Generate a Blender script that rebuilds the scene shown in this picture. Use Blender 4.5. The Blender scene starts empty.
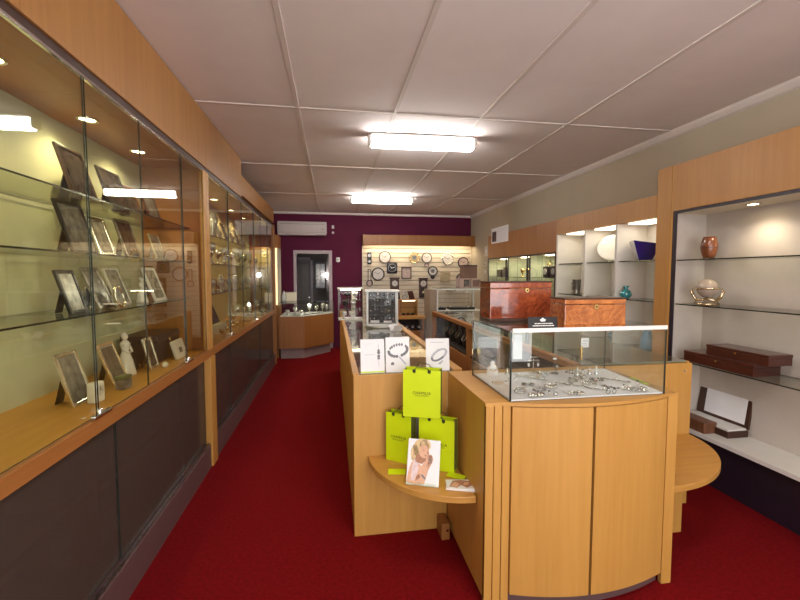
import bpy, bmesh, math, random
from mathutils import Matrix, Vector, Euler
random.seed(7)
S = bpy.context.scene
COL = S.collection
PI = math.pi
R = math.radians

# ------------------------------------------------------------------ materials
def new_mat(name):
    m = bpy.data.materials.new(name); m.use_nodes = True
    nt = m.node_tree
    for n in list(nt.nodes): nt.nodes.remove(n)
    out = nt.nodes.new('ShaderNodeOutputMaterial')
    return m, nt, out

def mat(name, col, rough=.5, metal=0., var=.06, scale=14., spec=.5, bump=0., bscale=200., coat=0., trans=0., ior=1.45):
    """principled surface with a little procedural mottling"""
    m, nt, out = new_mat(name)
    b = nt.nodes.new('ShaderNodeBsdfPrincipled')
    b.inputs['Roughness'].default_value = rough
    b.inputs['Metallic'].default_value = metal
    b.inputs['Specular IOR Level'].default_value = spec
    b.inputs['Coat Weight'].default_value = coat
    b.inputs['Coat Roughness'].default_value = .06
    b.inputs['Transmission Weight'].default_value = trans
    b.inputs['IOR'].default_value = ior
    tc = nt.nodes.new('ShaderNodeTexCoord')
    n = nt.nodes.new('ShaderNodeTexNoise'); n.inputs['Scale'].default_value = scale; n.inputs['Detail'].default_value = 4
    nt.links.new(tc.outputs['Object'], n.inputs['Vector'])
    r = nt.nodes.new('ShaderNodeValToRGB')
    r.color_ramp.elements[0].position = .3; r.color_ramp.elements[1].position = .7
    r.color_ramp.elements[0].color = tuple(max(0, c * (1 - var)) for c in col) + (1,)
    r.color_ramp.elements[1].color = tuple(min(1, c * (1 + var)) for c in col) + (1,)
    nt.links.new(n.outputs['Fac'], r.inputs['Fac'])
    nt.links.new(r.outputs['Color'], b.inputs['Base Color'])
    if bump:
        n2 = nt.nodes.new('ShaderNodeTexNoise'); n2.inputs['Scale'].default_value = bscale; n2.inputs['Detail'].default_value = 3
        nt.links.new(tc.outputs['Object'], n2.inputs['Vector'])
        bp = nt.nodes.new('ShaderNodeBump'); bp.inputs['Strength'].default_value = bump; bp.inputs['Distance'].default_value = .01
        nt.links.new(n2.outputs['Fac'], bp.inputs['Height']); nt.links.new(bp.outputs['Normal'], b.inputs['Normal'])
    nt.links.new(b.outputs['BSDF'], out.inputs['Surface'])
    return m

def wood(name, c0, c1, grain=(28, 28, 1.6), rough=.46, coat=.0, burl=False):
    m, nt, out = new_mat(name)
    b = nt.nodes.new('ShaderNodeBsdfPrincipled')
    b.inputs['Roughness'].default_value = rough
    b.inputs['Coat Weight'].default_value = coat; b.inputs['Coat Roughness'].default_value = .05
    tc = nt.nodes.new('ShaderNodeTexCoord')
    mp = nt.nodes.new('ShaderNodeMapping'); mp.inputs['Scale'].default_value = grain
    nt.links.new(tc.outputs['Object'], mp.inputs['Vector'])
    n = nt.nodes.new('ShaderNodeTexNoise'); n.inputs['Scale'].default_value = 1.0 if not burl else 9.
    n.inputs['Detail'].default_value = 6; n.inputs['Roughness'].default_value = .62
    n.inputs['Distortion'].default_value = .25 if not burl else 2.2
    nt.links.new(mp.outputs['Vector'], n.inputs['Vector'])
    n2 = nt.nodes.new('ShaderNodeTexNoise'); n2.inputs['Scale'].default_value = .16 if not burl else 2.5
    nt.links.new(mp.outputs['Vector'], n2.inputs['Vector'])
    ad = nt.nodes.new('ShaderNodeMix'); ad.inputs[0].default_value = .35
    nt.links.new(n.outputs['Fac'], ad.inputs[2]); nt.links.new(n2.outputs['Fac'], ad.inputs[3])
    r = nt.nodes.new('ShaderNodeValToRGB')
    r.color_ramp.elements[0].position = .40 if burl else .3; r.color_ramp.elements[1].position = .60 if burl else .72
    r.color_ramp.elements[0].color = c0 + (1,); r.color_ramp.elements[1].color = c1 + (1,)
    nt.links.new(ad.outputs[0], r.inputs['Fac'])
    nt.links.new(r.outputs['Color'], b.inputs['Base Color'])
    nt.links.new(b.outputs['BSDF'], out.inputs['Surface'])
    return m

def glass(name, tint, f0=.045, fog=0., fogcol=(.05, .04, .04), rough=0., refl=1.):
    """flat sheet glass: clear with a real angle-dependent reflection; fog = body of smoked glass"""
    m, nt, out = new_mat(name)
    t = nt.nodes.new('ShaderNodeBsdfTransparent'); t.inputs['Color'].default_value = tint + (1,)
    g = nt.nodes.new('ShaderNodeBsdfGlossy'); g.inputs['Roughness'].default_value = rough
    geo = nt.nodes.new('ShaderNodeNewGeometry')
    dot = nt.nodes.new('ShaderNodeVectorMath'); dot.operation = 'DOT_PRODUCT'
    nt.links.new(geo.outputs['Incoming'], dot.inputs[0]); nt.links.new(geo.outputs['Normal'], dot.inputs[1])
    def M(op, a, b=None):
        n = nt.nodes.new('ShaderNodeMath'); n.operation = op
        for i, v in enumerate((a, b)):
            if v is None: continue
            if isinstance(v, (int, float)): n.inputs[i].default_value = v
            else: nt.links.new(v, n.inputs[i])
        return n.outputs[0]
    f = M('MULTIPLY', M('ADD', M('MULTIPLY', M('POWER', M('SUBTRACT', 1., M('ABSOLUTE', dot.outputs['Value'])), 5.), 1 - f0), f0), refl)
    base = t.outputs[0]
    if fog:
        d = nt.nodes.new('ShaderNodeBsdfDiffuse'); d.inputs['Color'].default_value = fogcol + (1,)
        mx = nt.nodes.new('ShaderNodeMixShader'); mx.inputs[0].default_value = fog
        nt.links.new(base, mx.inputs[1]); nt.links.new(d.outputs[0], mx.inputs[2]); base = mx.outputs[0]
    mx = nt.nodes.new('ShaderNodeMixShader')
    nt.links.new(f, mx.inputs[0]); nt.links.new(base, mx.inputs[1]); nt.links.new(g.outputs[0], mx.inputs[2])
    nt.links.new(mx.outputs[0], out.inputs['Surface'])
    return m

def emit(name, col, s):
    m, nt, out = new_mat(name)
    e = nt.nodes.new('ShaderNodeEmission'); e.inputs['Color'].default_value = col + (1,); e.inputs['Strength'].default_value = s
    nt.links.new(e.outputs[0], out.inputs['Surface'])
    return m

BEECH = wood('beech veneer', (.49, .238, .048), (.615, .322, .076))
BEECH_M = wood('mid beech veneer', (.375, .166, .039), (.495, .245, .066))  # darker beech copy; on the left soffit it puts dimmer light into the colour
BEECH_H = wood('beech veneer along', (.475, .226, .047), (.60, .31, .073), grain=(28, 1.6, 28))
BEECH_X = wood('beech veneer across', (.475, .226, .047), (.60, .31, .073), grain=(1.6, 28, 28))
BEECH_D = wood('amber beech veneer', (.28, .105, .024), (.40, .165, .043))
BEECH_DH = wood('amber beech rail', (.31, .115, .026), (.43, .175, .045), grain=(28, 1.6, 28))
BURL = wood('lacquered burl', (.15, .024, .010), (.38, .085, .028), grain=(2.2, 2.2, 2.2), rough=.18, coat=1., burl=True)
BURL_O = wood('orange lacquered burl', (.30, .075, .015), (.60, .21, .050), grain=(2.2, 2.2, 2.2), rough=.18, coat=1., burl=True)
MAHOG = wood('dark mahogany', (.045, .010, .007), (.085, .020, .012), grain=(4, 30, 30), rough=.3, coat=.4)
DARKWOOD = wood('dark clock wood', (.035, .014, .008), (.07, .026, .014), rough=.35)
BARREL = wood('barrel wood', (.13, .035, .012), (.26, .08, .025), grain=(30, 30, 3), rough=.3, coat=.4)
CARPET = mat('red carpet', (.190, .0042, .0062), .95, var=.22, scale=55, spec=.1, bump=.6, bscale=420)
CEIL = mat('ceiling board', (.86, .79, .78), .9, var=.02, scale=5)
BATTEN = mat('ceiling batten paint', (.74, .67, .63), .7, var=.02)
WALLR = mat('taupe wall paint', (.50, .435, .33), .85, var=.025, scale=4)
WALLP = mat('purple wall paint', (.105, .0036, .034), .8, var=.05, scale=5)
WALLW = mat('cream wall paint', (.62, .58, .50), .85, var=.02)
GREY = mat('grey back room paint', (.30, .265, .25), .8, var=.05)
GREYD = mat('grey door paint', (.36, .32, .305), .55, var=.04)
ARCH = mat('lilac white gloss paint', (.52, .44, .47), .4, var=.03)
KICK = mat('brown kick laminate', (.125, .070, .068), .45, var=.06)
KICKL = mat('pale kick laminate', (.36, .27, .26), .5, var=.05)
SMOKE = glass('smoked glass', (.58, .50, .45), fog=.46, fogcol=(.135, .103, .086), rough=.14, refl=.6)
GLASS = glass('clear glass', (.955, .985, .955))
GLASSG = glass('cabinet glass', (.97, .975, .89))
GLASSH = glass('display case glass', (.965, .985, .97), refl=1.35)
GLASSA = glass('acrylic sheet', (.96, .96, .96), refl=.1)
GLASST = glass('thin acrylic', (.985, .985, .985), refl=.35)
EDGE = mat('glass cut edge', (.022, .030, .024), .15, var=.1, spec=.7)
EDGEL = mat('pale glass cut edge', (.20, .26, .20), .15, var=.1, spec=.7)
CHROME = mat('chrome', (.80, .80, .80), .12, 1., var=.02)
SILVER = mat('polished silver', (.80, .78, .74), .2, 1., var=.08, scale=40)
PEWTER = mat('old silver', (.28, .265, .25), .32, 1., var=.4, scale=50)
ALU = mat('aluminium frame', (.52, .51, .48), .4, .5, var=.04)
GOLD = mat('gold', (.80, .52, .20), .22, 1., var=.05)
BRASSP = mat('pale brass', (.78, .62, .42), .25, 1., var=.05)
CREAM = mat('cream lining', (.72, .66, .52), .7, var=.02)
GREENW = mat('pale green lining', (.60, .62, .46), .7, var=.03)
GOLDW = mat('warm cream lining', (.66, .53, .30), .65, var=.03)
WHITE = mat('white laminate', (.80, .78, .74), .5, var=.015)
TALLW = mat('warm grey lining', (.56, .495, .44), .7, var=.02)
WHITEF = mat('white alcove lining', (.72, .68, .62), .7, var=.02)
PAPER = mat('white card', (.86, .85, .87), .6, var=.01)
CLOTH = mat('white velvet', (.93, .91, .93), .9, var=.04, scale=90, spec=.1)
BLACK = mat('black', (.012, .010, .010), .35, var=.2)
DARKB = mat('dark brown lining', (.030, .016, .013), .5, var=.2)
INDIGO = mat('dark indigo trim', (.020, .012, .022), .4, var=.1)
NAVY = mat('navy leatherette', (.022, .022, .045), .45, var=.2)
LIME = mat('lime paper', (.62, .76, .006), .45, var=.02)
LIME_D = mat('olive glitter gusset', (.13, .13, .03), .5, var=.5, scale=260)
INK = mat('dark ink', (.03, .04, .01), .6, var=.1)
INKG = mat('grey ink', (.20, .20, .22), .6, var=.5, scale=500)
INKL = mat('pale grey ink', (.48, .48, .55), .6, var=.2, scale=300)
SKIN = mat('printed skin tone', (.72, .42, .28), .5, var=.08, scale=60)
SKIN_D = mat('printed skin shade', (.42, .20, .12), .5, var=.15, scale=60)
HAIR = mat('printed blonde hair', (.70, .50, .27), .5, var=.3, scale=130)
ROSE = mat('printed pink cloth', (.76, .60, .60), .5, var=.1, scale=60)
PHOTO = mat('dim photograph', (.10, .080, .072), .18, var=.6, scale=18)
PHOTOL = mat('pale photograph', (.36, .33, .29), .2, var=.45, scale=22)
PHOTOG = mat('grey photograph', (.20, .19, .18), .2, var=.5, scale=20)
CERAM = mat('white porcelain', (.82, .80, .75), .12, var=.02, coat=.6)
PALEC = mat('bluish porcelain', (.62, .64, .66), .15, var=.08, coat=.5)
NAVYC = mat('cobalt glaze', (.020, .018, .18), .15, var=.15, coat=.6)
TEAL = mat('teal glass', (.035, .23, .25), .1, var=.2, scale=40, coat=.8)
BLUEG = mat('blue glass', (.05, .20, .34), .1, var=.2, coat=.8)
CRYST = mat('cut crystal', (.86, .88, .86), .08, .55, var=.35, scale=80)
SLAT = mat('cream slatwall', (.70, .62, .49), .6, var=.02)
DIAL = mat('clock dial', (.66, .63, .60), .5, var=.02)
DIALG = mat('gold dial', (.46, .35, .17), .5, .1, var=.08)
DIALP = mat('pinkish dial', (.56, .44, .40), .5, var=.06)
ACW = mat('air conditioner plastic', (.56, .49, .48), .45, var=.02)
PLAST = mat('white plastic', (.66, .62, .58), .4, var=.02)
STONE = mat('dark gem', (.03, .035, .05), .08, var=.4, scale=80, coat=1.)
COPPER = mat('copper', (.62, .26, .13), .3, .8, var=.1)
TUBE = emit('fluorescent diffuser', (1., .95, .90), 44.)
SPOTM = emit('downlight lens', (1., .84, .52), 30.)
STRIPM = emit('light strip', (1., .86, .60), 16.)
STRIPL = emit('soft light panel', (1., .88, .66), 4.2)
GLAREM = emit('flash glare glow', (1., .97, .95), 42.)  # emission standing in for a flash reflection
DAY = emit('day street haze', (.80, .90, 1.), 1.2)

# ------------------------------------------------------------------ mesh builder
class B:
    def __init__(self, M=None):
        self.bm = bmesh.new(); self.M = M or Matrix()
        self.mi = 0
    def _tag(self, verts, M2=None, smooth=False):
        vs = set(verts)
        fs = {f for v in vs for f in v.link_faces if all(w in vs for w in f.verts)}
        for f in fs: f.material_index = self.mi; f.smooth = smooth
        bmesh.ops.transform(self.bm, matrix=self.M @ (M2 or Matrix()), verts=list(vs))
        return fs
    def box(self, x0, x1, y0, y1, z0, z1, bevel=0., M=None):
        r = bmesh.ops.create_cube(self.bm, size=1.)
        vs = r['verts']
        for v in vs:
            v.co = Vector((x0 + (v.co.x + .5) * (x1 - x0), y0 + (v.co.y + .5) * (y1 - y0), z0 + (v.co.z + .5) * (z1 - z0)))
        if bevel:
            es = list({e for v in vs for e in v.link_edges})
            g = bmesh.ops.bevel(self.bm, geom=es, offset=bevel, segments=2, affect='EDGES', profile=.6)
            vs = list({v for f in g['faces'] for v in f.verts} | {v for v in vs if v.is_valid})
        self._tag(vs, M)
        return self
    def pane(self, x0, x1, y0, y1, z0, z1):
        """sheet of glass: big faces slot 0, cut edges slot 1"""
        r = bmesh.ops.create_cube(self.bm, size=1.)
        for v in r['verts']:
            v.co = Vector((x0 + (v.co.x + .5) * (x1 - x0), y0 + (v.co.y + .5) * (y1 - y0), z0 + (v.co.z + .5) * (z1 - z0)))
        d = [x1 - x0, y1 - y0, z1 - z0]; k = d.index(min(d))
        for f in {f for v in r['verts'] for f in v.link_faces}:
            f.normal_update()
            f.material_index = 0 if abs(f.normal[k]) > .5 else 1
        bmesh.ops.transform(self.bm, matrix=self.M, verts=r['verts'])
        return self
    def cyl(self, c, r, h, axis='Z', seg=24, r2=None, M=None):
        g = bmesh.ops.create_cone(self.bm, cap_ends=True, segments=seg, radius1=r, radius2=r if r2 is None else r2, depth=h)
        vs = g['verts']
        rot = {'Z': Matrix(), 'X': Matrix.Rotation(PI / 2, 4, 'Y'), 'Y': Matrix.Rotation(PI / 2, 4, 'X')}[axis]
        fs = self._tag(vs, (M or Matrix()) @ Matrix.Translation(c) @ rot, True)
        for f in fs:
            if len(f.verts) > 4: f.smooth = False
        return self
    def ball(self, c, r, sc=(1, 1, 1), seg=12, M=None):
        g = bmesh.ops.create_uvsphere(self.bm, u_segments=seg, v_segments=max(6, seg // 2 + 2), radius=r)
        self._tag(g['verts'], (M or Matrix()) @ Matrix.Translation(c) @ Matrix.Diagonal((*sc, 1)), True)
        return self
    def poly(self, pts, z0, z1, M=None, smooth=False):
        """prism over the outline pts (x, y) from z0 to z1"""
        lo = [self.bm.verts.new((x, y, z0)) for x, y in pts]; hi = [self.bm.verts.new((x, y, z1)) for x, y in pts]
        self.bm.faces.new(lo[::-1]); self.bm.faces.new(hi)
        n = len(pts)
        for i in range(n): self.bm.faces.new((lo[i], lo[(i + 1) % n], hi[(i + 1) % n], hi[i]))
        self._tag(lo + hi, M)
        return self
    def lathe(self, prof, c=(0, 0, 0), seg=28, M=None, sc=(1, 1, 1)):
        """profile of (radius, z) turned about Z"""
        rings = []
        for r, z in prof:
            if r < 1e-5: rings.append([self.bm.verts.new((0, 0, z))])
            else: rings.append([self.bm.verts.new((r * math.cos(2 * PI * i / seg), r * math.sin(2 * PI * i / seg), z)) for i in range(seg)])
        for a, b in zip(rings, rings[1:]):
            for i in range(seg):
                j = (i + 1) % seg
                if len(a) == 1 and len(b) == 1: continue
                if len(a) == 1: self.bm.faces.new((a[0], b[j], b[i]))
                elif len(b) == 1: self.bm.faces.new((a[i], a[j], b[0]))
                else: self.bm.faces.new((a[i], a[j], b[j], b[i]))
        vs = [v for q in rings for v in q]
        self._tag(vs, (M or Matrix()) @ Matrix.Translation(c) @ Matrix.Diagonal((*sc, 1)), True)
        return self
    def tube(self, pts, r, seg=8, closed=False, M=None):
        P = [Vector(p) for p in pts]; n = len(P); rings = []
        up = Vector((0, 0, 1))
        for i in range(n):
            t = (P[(i + 1) % n] - P[i - 1]) if closed else (P[min(i + 1, n - 1)] - P[max(i - 1, 0)])
            t.normalize()
            a = t.cross(up)
            if a.length < 1e-3: a = t.cross(Vector((1, 0, 0)))
            a.normalize(); b = a.cross(t)
            rr = r[i] if isinstance(r, (list, tuple)) else r
            rings.append([self.bm.verts.new(P[i] + rr * (math.cos(2 * PI * k / seg) * a + math.sin(2 * PI * k / seg) * b)) for k in range(seg)])
        for i in range(n if closed else n - 1):
            a, b = rings[i], rings[(i + 1) % n]
            for k in range(seg): self.bm.faces.new((a[k], a[(k + 1) % seg], b[(k + 1) % seg], b[k]))
        if not closed: self.bm.faces.new(rings[0][::-1]); self.bm.faces.new(rings[-1])
        self._tag([v for q in rings for v in q], M, True)
        return self
    def ring(self, c, R_, r, axis='Z', seg=28, sc=(1, 1, 1), M=None):
        pts = [(R_ * math.cos(2 * PI * i / seg), R_ * math.sin(2 * PI * i / seg), 0) for i in range(seg)]
        rot = {'Z': Matrix(), 'X': Matrix.Rotation(PI / 2, 4, 'Y'), 'Y': Matrix.Rotation(PI / 2, 4, 'X')}[axis]
        return self.tube(pts, r, 8, True, (M or Matrix()) @ Matrix.Translation(c) @ rot @ Matrix.Diagonal((*sc, 1)))
    def slot(self, i): self.mi = i; return self
    def done(self, name, mats, parent=None):
        bmesh.ops.recalc_face_normals(self.bm, faces=self.bm.faces[:])
        me = bpy.data.meshes.new(name); self.bm.to_mesh(me); self.bm.free()
        for m in (mats if isinstance(mats, (list, tuple)) else [mats]): me.materials.append(m)
        o = bpy.data.objects.new(name, me); COL.objects.link(o)
        if parent is not None: o.parent = parent
        return o

def tag(o, label, cat, group=None, kind=None):
    o['label'] = label; o['category'] = cat
    if group: o['group'] = group
    if kind: o['kind'] = kind
    return o
def thing(name, label, cat, loc=(0, 0, 0), rotz=0., group=None):
    o = bpy.data.objects.new(name, None); COL.objects.link(o)
    o.empty_display_size = .05; o.location = loc; o.rotation_euler = (0, 0, rotz)
    return tag(o, label, cat, group)
def struct(name, b, m, label=None, parent=None):
    o = b.done(name, m, parent); o['kind'] = 'structure'
    if label: o['label'] = label
    return o
def place(o, loc, rotz=0.): o.location = loc; o.rotation_euler = (0, 0, rotz); return o
def lamp(kind, loc, power, col=(1, .9, .75), size=.1, rot=(0, 0, 0), size_y=None, spot=None, blend=.6):
    l = bpy.data.lights.new('light', kind); l.energy = power; l.color = col
    if kind == 'AREA':
        l.size = size
        if size_y: l.shape = 'RECTANGLE'; l.size_y = size_y
    else: l.shadow_soft_size = size
    if kind == 'SPOT': l.spot_size = spot or R(110); l.spot_blend = blend
    o = bpy.data.objects.new('light', l); COL.objects.link(o); o.location = loc; o.rotation_euler = rot
    return o
def lettering(txt, size, M, m, parent, name='lettering', sx=1., spacing=1.):
    cu = bpy.data.curves.new('txt', 'FONT'); cu.body = txt; cu.size = size; cu.align_x = 'CENTER'; cu.extrude = .0003; cu.space_character = spacing
    t = bpy.data.objects.new('txt', cu); COL.objects.link(t)
    bpy.context.view_layer.update()
    me = bpy.data.meshes.new_from_object(t.evaluated_get(bpy.context.evaluated_depsgraph_get()))
    bpy.data.objects.remove(t); bpy.data.curves.remove(cu)
    me.transform(M @ Matrix.Diagonal((sx, 1, 1, 1)))
    me.materials.clear(); me.materials.append(m)
    o = bpy.data.objects.new(name, me); COL.objects.link(o); o.parent = parent
    return o
FRONT = Matrix.Rotation(PI / 2, 4, 'X')          # drawing plane XY -> standing plane facing -Y

# ------------------------------------------------------------------ room shell
CZ = 2.90; XL, XR, YB, YF = -1.50, 3.10, 9.05, -1.70
struct('floor', B().box(XL - .1, XR + .1, YF - .1, YB + .1, -.1, 0), CARPET, 'deep red carpet covering the shop floor')
struct('ceiling', B().box(XL - .1, XR + .1, YF - .1, YB + .1, CZ, CZ + .1), CEIL, 'flat pale ceiling of sheets')
struct('wall_left', B().box(XL - .1, XL, YF - .1, YB + .1, 0, CZ), WALLW)
struct('wall_right', B().box(XR, XR + .1, YF - .1, YB + .1, 0, CZ), WALLR, 'taupe side wall above the display units')
DX0, DX1, DZ = -.735, -.065, 2.03
b = B().box(XL, DX0, YB, YB + .1, 0, CZ).box(DX1, XR, YB, YB + .1, 0, CZ).box(DX0, DX1, YB, YB + .1, DZ, CZ)
struct('wall_back', b, WALLP, 'deep purple end wall')
b = B().box(XL, -1.15, YF - .1, YF, 0, CZ).box(2.75, XR, YF - .1, YF, 0, CZ).box(-1.15, 2.75, YF - .1, YF, 2.6, CZ).box(-1.15, 2.75, YF - .1, YF, 0, .35)
struct('wall_front', b, WALLW, 'front wall around the shop window')
w = struct('window_1', B().pane(-1.15, 2.75, YF - .06, YF - .05, .35, 2.6), [GLASS, EDGE], 'shop window')
b = B()
for x in (-1.15, .13, 1.43, 2.70): b.box(x, x + .05, YF - .09, YF - .02, .35, 2.6)
b.box(-1.15, 2.75, YF - .09, YF - .02, .35, .40).box(-1.15, 2.75, YF - .09, YF - .02, 2.55, 2.6)
struct('window_frame', b, ALU, None, w)
n = 1
for x in (-.255, .515, 1.247, 2.036):
    struct('trim_%d' % n, B().box(x - .016, x + .016, YF, YB, CZ - .006, CZ, .002), BATTEN, 'ceiling joint strip along the shop'); n += 1
for y in (-.14, 1.64, 3.42, 5.18, 6.98):
    struct('trim_%d' % n, B().box(XL, XR, y - .016, y + .016, CZ - .007, CZ, .002), BATTEN, 'ceiling joint strip across the shop'); n += 1
struct('trim_%d' % n, B().poly([(XR, CZ), (XR - .055, CZ), (XR - .045, CZ - .02), (XR - .02, CZ - .05), (XR, CZ - .06)], YF, YB, Matrix.Rotation(PI / 2, 4, 'X') @ Matrix.Diagonal((1, 1, -1, 1))), BATTEN, 'cornice over the taupe wall'); n += 1
struct('trim_%d' % n, B().box(XL, XR - .05, YB - .05, YB, CZ - .045, CZ, .01), BATTEN, 'cornice over the purple wall'); n += 1
# back room behind the doorway
d = struct('door_1', B().box(DX0 - .065, DX0, YB - .025, YB + .1, 0, DZ + .07, .006).box(DX1, DX1 + .07, YB - .025, YB + .1, 0, DZ + .07, .006)
           .box(DX0, DX1, YB - .025, YB + .1, DZ, DZ + .07, .006), ARCH, 'pale door frame in the purple wall, opening to a dim room')
b = B().box(-1.3, 1.0, YB + .1, 11.4, -.1, 0)
struct('floor_back_room', b, mat('dark vinyl', (.06, .05, .05), .5), 'dim floor of the room behind the door')
struct('ceiling_back_room', B().box(-1.3, 1.0, YB + .1, 11.4, 2.5, 2.6), GREY)
struct('wall_back_room', B().box(-1.3, 1.0, 11.3, 11.4, 0, 2.5).box(-1.4, -1.3, YB + .1, 11.4, 0, 2.6).box(1.0, 1.1, YB + .1, 11.4, 0, 2.6), GREY, 'grey walls of the back room')
d2 = struct('door_2', B().box(-1.08, -.56, 11.25, 11.3, 0, 1.98, .004), GREYD, 'closed grey panelled door in the back room')
b = B()
for x in (-1.03, -.80):
    b.box(x, x + .18, 11.235, 11.25, 1.0, 1.86, .006).box(x, x + .18, 11.235, 11.25, .15, .85, .006)
struct('door_panel', b, GREYD, None, d2)
struct('door_handle', B().cyl((-.60, 11.22, .98), .022, .05, 'Y'), CHROME, None, d2)
struct('trim_%d' % n, B().box(-1.14, -1.08, 11.23, 11.3, 0, 2.04).box(-.56, -.51, 11.23, 11.3, 0, 2.04).box(-1.14, -.51, 11.23, 11.3, 1.98, 2.04), ARCH, 'architrave of the grey back room door'); n += 1
t = thing('framed_picture', 'black framed picture with pale mount on the back room wall, seen through the doorway', 'picture', (-.31, 11.29, 1.55))
b = B().box(-.16, -.12, -.03, 0, -.36, .36, .004).box(.12, .16, -.03, 0, -.36, .36, .004).box(-.12, .12, -.03, 0, -.36, -.32, .004).box(-.12, .12, -.03, 0, .32, .36, .004)
b.done('frame', BLACK, t); B().box(-.12, .12, -.012, -.002, -.32, .32).done('picture', PHOTOG, t)
B().box(-.10, -.02, -.016, -.012, -.28, .30).done('mount', PHOTOL, t)
t = thing('flash_glare_globe', 'small glowing globe added for the flash glare seen through the doorway of the back room', 'flash glare', (-.155, 11.3, 1.57))  # camera flash glare in the doorway, modelled as an added glowing globe
B().ball((0, -.10, 0), .055, seg=20).done('globe', GLAREM, t)
B().cyl((0, -.01, 0), .05, .02, 'Y', 24).cyl((0, -.04, 0), .015, .06, 'Y', 12).done('wall_plate', PEWTER, t)

# ------------------------------------------------------------------ ceiling lights
def ceiling_light(x0, x1, y, label):
    t = thing('fluorescent_light', label, 'ceiling light', ((x0 + x1) / 2, y, CZ - .007), R(-2), 'fluorescent battens on the ceiling')
    L = (x1 - x0) / 2
    B().box(-L, L, -.075, .075, -.014, 0, .003).done('housing', PLAST, t)
    for e in (-1, 1): B().box(e * (L + .016) - .016, e * (L + .016) + .016, -.05, .05, -.10, -.004, .008).done('end_cap', PLAST, t)
    B().box(-L, L, -.046, .046, -.112, -.0145, .02).done('diffuser', TUBE, t)
    return t
ceiling_light(.375, 1.345, 3.93, 'bright fluorescent light in the middle of the ceiling, nearer of the two')
ceiling_light(.34, 1.335, 7.0, 'bright fluorescent light on the ceiling close to the purple wall')

ceiling_light(.375, 1.345, .86, 'added unseen fluorescent light on the ceiling over the shop entrance, in front of the island')  # extra fitting added out of view to brighten the front, spaced like the others

# ------------------------------------------------------------------ left wall display cabinets
XF = -1.00; XG = -1.02
def wall_cabinet(label, y0, y1, post, joints, soffits, shelf_y0, end_glass, lining, power, lights, low_joints, clips_up, clips_low):
    t = thing('wall_display_cabinet', label, 'display cabinet', (XL, y0, 0), 0, 'glass fronted cabinets down the left wall')
    X = lambda v: v - XL
    Y = lambda v: v - y0
    W, D = X(XF), y1 - y0
    B().box(.002, .02, 0, D, .95, 2.44).done('back_panel', lining, t)
    B().box(.02, X(XF) - .05, .02, D - .02, 2.44, 2.46).done('ceiling_panel', BEECH_DH, t)
    e1 = B()
    if end_glass: e1.pane(.02, X(XG) - .01, D - .012, D - .004, .98, 2.44).done('end_panel', [GLASSG, EDGE], t)
    else: e1.box(.02, X(XG) - .01, D - .022, D - .002, .98, 2.44).done('end_panel', BEECH_D, t)
    B().box(.02, X(XG) - .01, 0.002, .02, .98, 2.44).done('end_panel', BEECH_D, t)
    for (a, c, z0, z1) in soffits:
        B().box(.002, W, Y(a) + .0015, Y(c) - .0015, z0, z1, .0015).done('soffit_panel', BEECH_M, t)
    B().box(X(XG) - .02, W - .012, 0, D, 2.425, 2.462, .002).done('door_track', mat('dark track', (.06, .03, .022), .4), t)
    B().box(X(XG) - .004, X(XG) + .012, 0, D, 2.412, 2.425, .002).done('track_strip', CHROME, t)
    B().box(.02, W - .03, 0, D, .93, .972).done('cabinet_floor', BEECH_H, t)
    B().box(W - .03, W, 0, D, .912, .978, .003).done('front_rail', BEECH_DH, t)
    p0, p1 = post
    pp = B().box(X(XG) - .02, W - .004, Y(p0), Y(p1), .978, 2.43, .003).box(X(XG) - .02, W + .012, Y(p0), Y(p1), .004, .912, .003)
    pp.done('post', BEECH, t)
    for z in (1.41, 1.70, 1.97):
        B().pane(.03, X(-1.13), Y(shelf_y0), D - .03, z - .008, z).done('glass_shelf', [GLASSG, EDGE], t)
    for i, (a, c) in enumerate(joints):
        q = .005 * (i % 2)
        B().pane(X(XG) - .003 + q, X(XG) + .003 + q, Y(a) + .003, Y(c) - .003, .982, 2.415).done('glass_door', [GLASSG, EDGE], t)
    for y in clips_up:
        B().box(X(XG) + .009, X(XG) + .03, Y(y) - .07, Y(y) + .07, .982, .998, .004).cyl((X(XG) + .012, Y(y), 1.0), .011, .03, 'Z', 12).done('lock_clip', CHROME, t)
    for i, (a, c) in enumerate(low_joints):
        q = .005 * (i % 2)
        B().pane(X(-1.043) - .003 + q, X(-1.043) + .003 + q, Y(a) + .003, Y(c) - .003, .205, .91).done('smoked_door', [SMOKE, EDGE], t)
    for y in clips_low:
        B().box(X(-1.03), X(-1.015), Y(y) - .075, Y(y) - .014, .223, .237, .003).done('lock_clip', CHROME, t)
        B().box(X(-1.03), X(-1.015), Y(y) + .014, Y(y) + .075, .223, .237, .003).done('lock_clip', CHROME, t)
    B().box(.02, W - .004, 0, D, .0, .19, .002).done('kick_board', KICK, t)
    B().box(W - .028, W - .012, 0, D, .19, .204, .002).done('bottom_track', PEWTER, t)
    iv = B()
    k = y0 + .5
    while k < y1 - .2: iv.box(.02, X(-1.12), Y(k), Y(k) + .02, .2, .93); k += .92
    iv.box(.02, X(-1.14), .01, D - .01, .55, .57)
    iv.done('inner_partition', BEECH_D, t)
    for y in lights:
        f = B().ring((X(-1.30), Y(y), 2.437), .045, .008).done('downlight', CHROME, t)
        B().cyl((X(-1.30), Y(y), 2.4385), .04, .003, 'Z', 20).done('lens', SPOTM, f)
        lamp('SPOT', (-1.30, y, 2.42), power, (1., .82, .48), .04, (0, 0, 0), spot=R(150), blend=.8)
    return t
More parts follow.
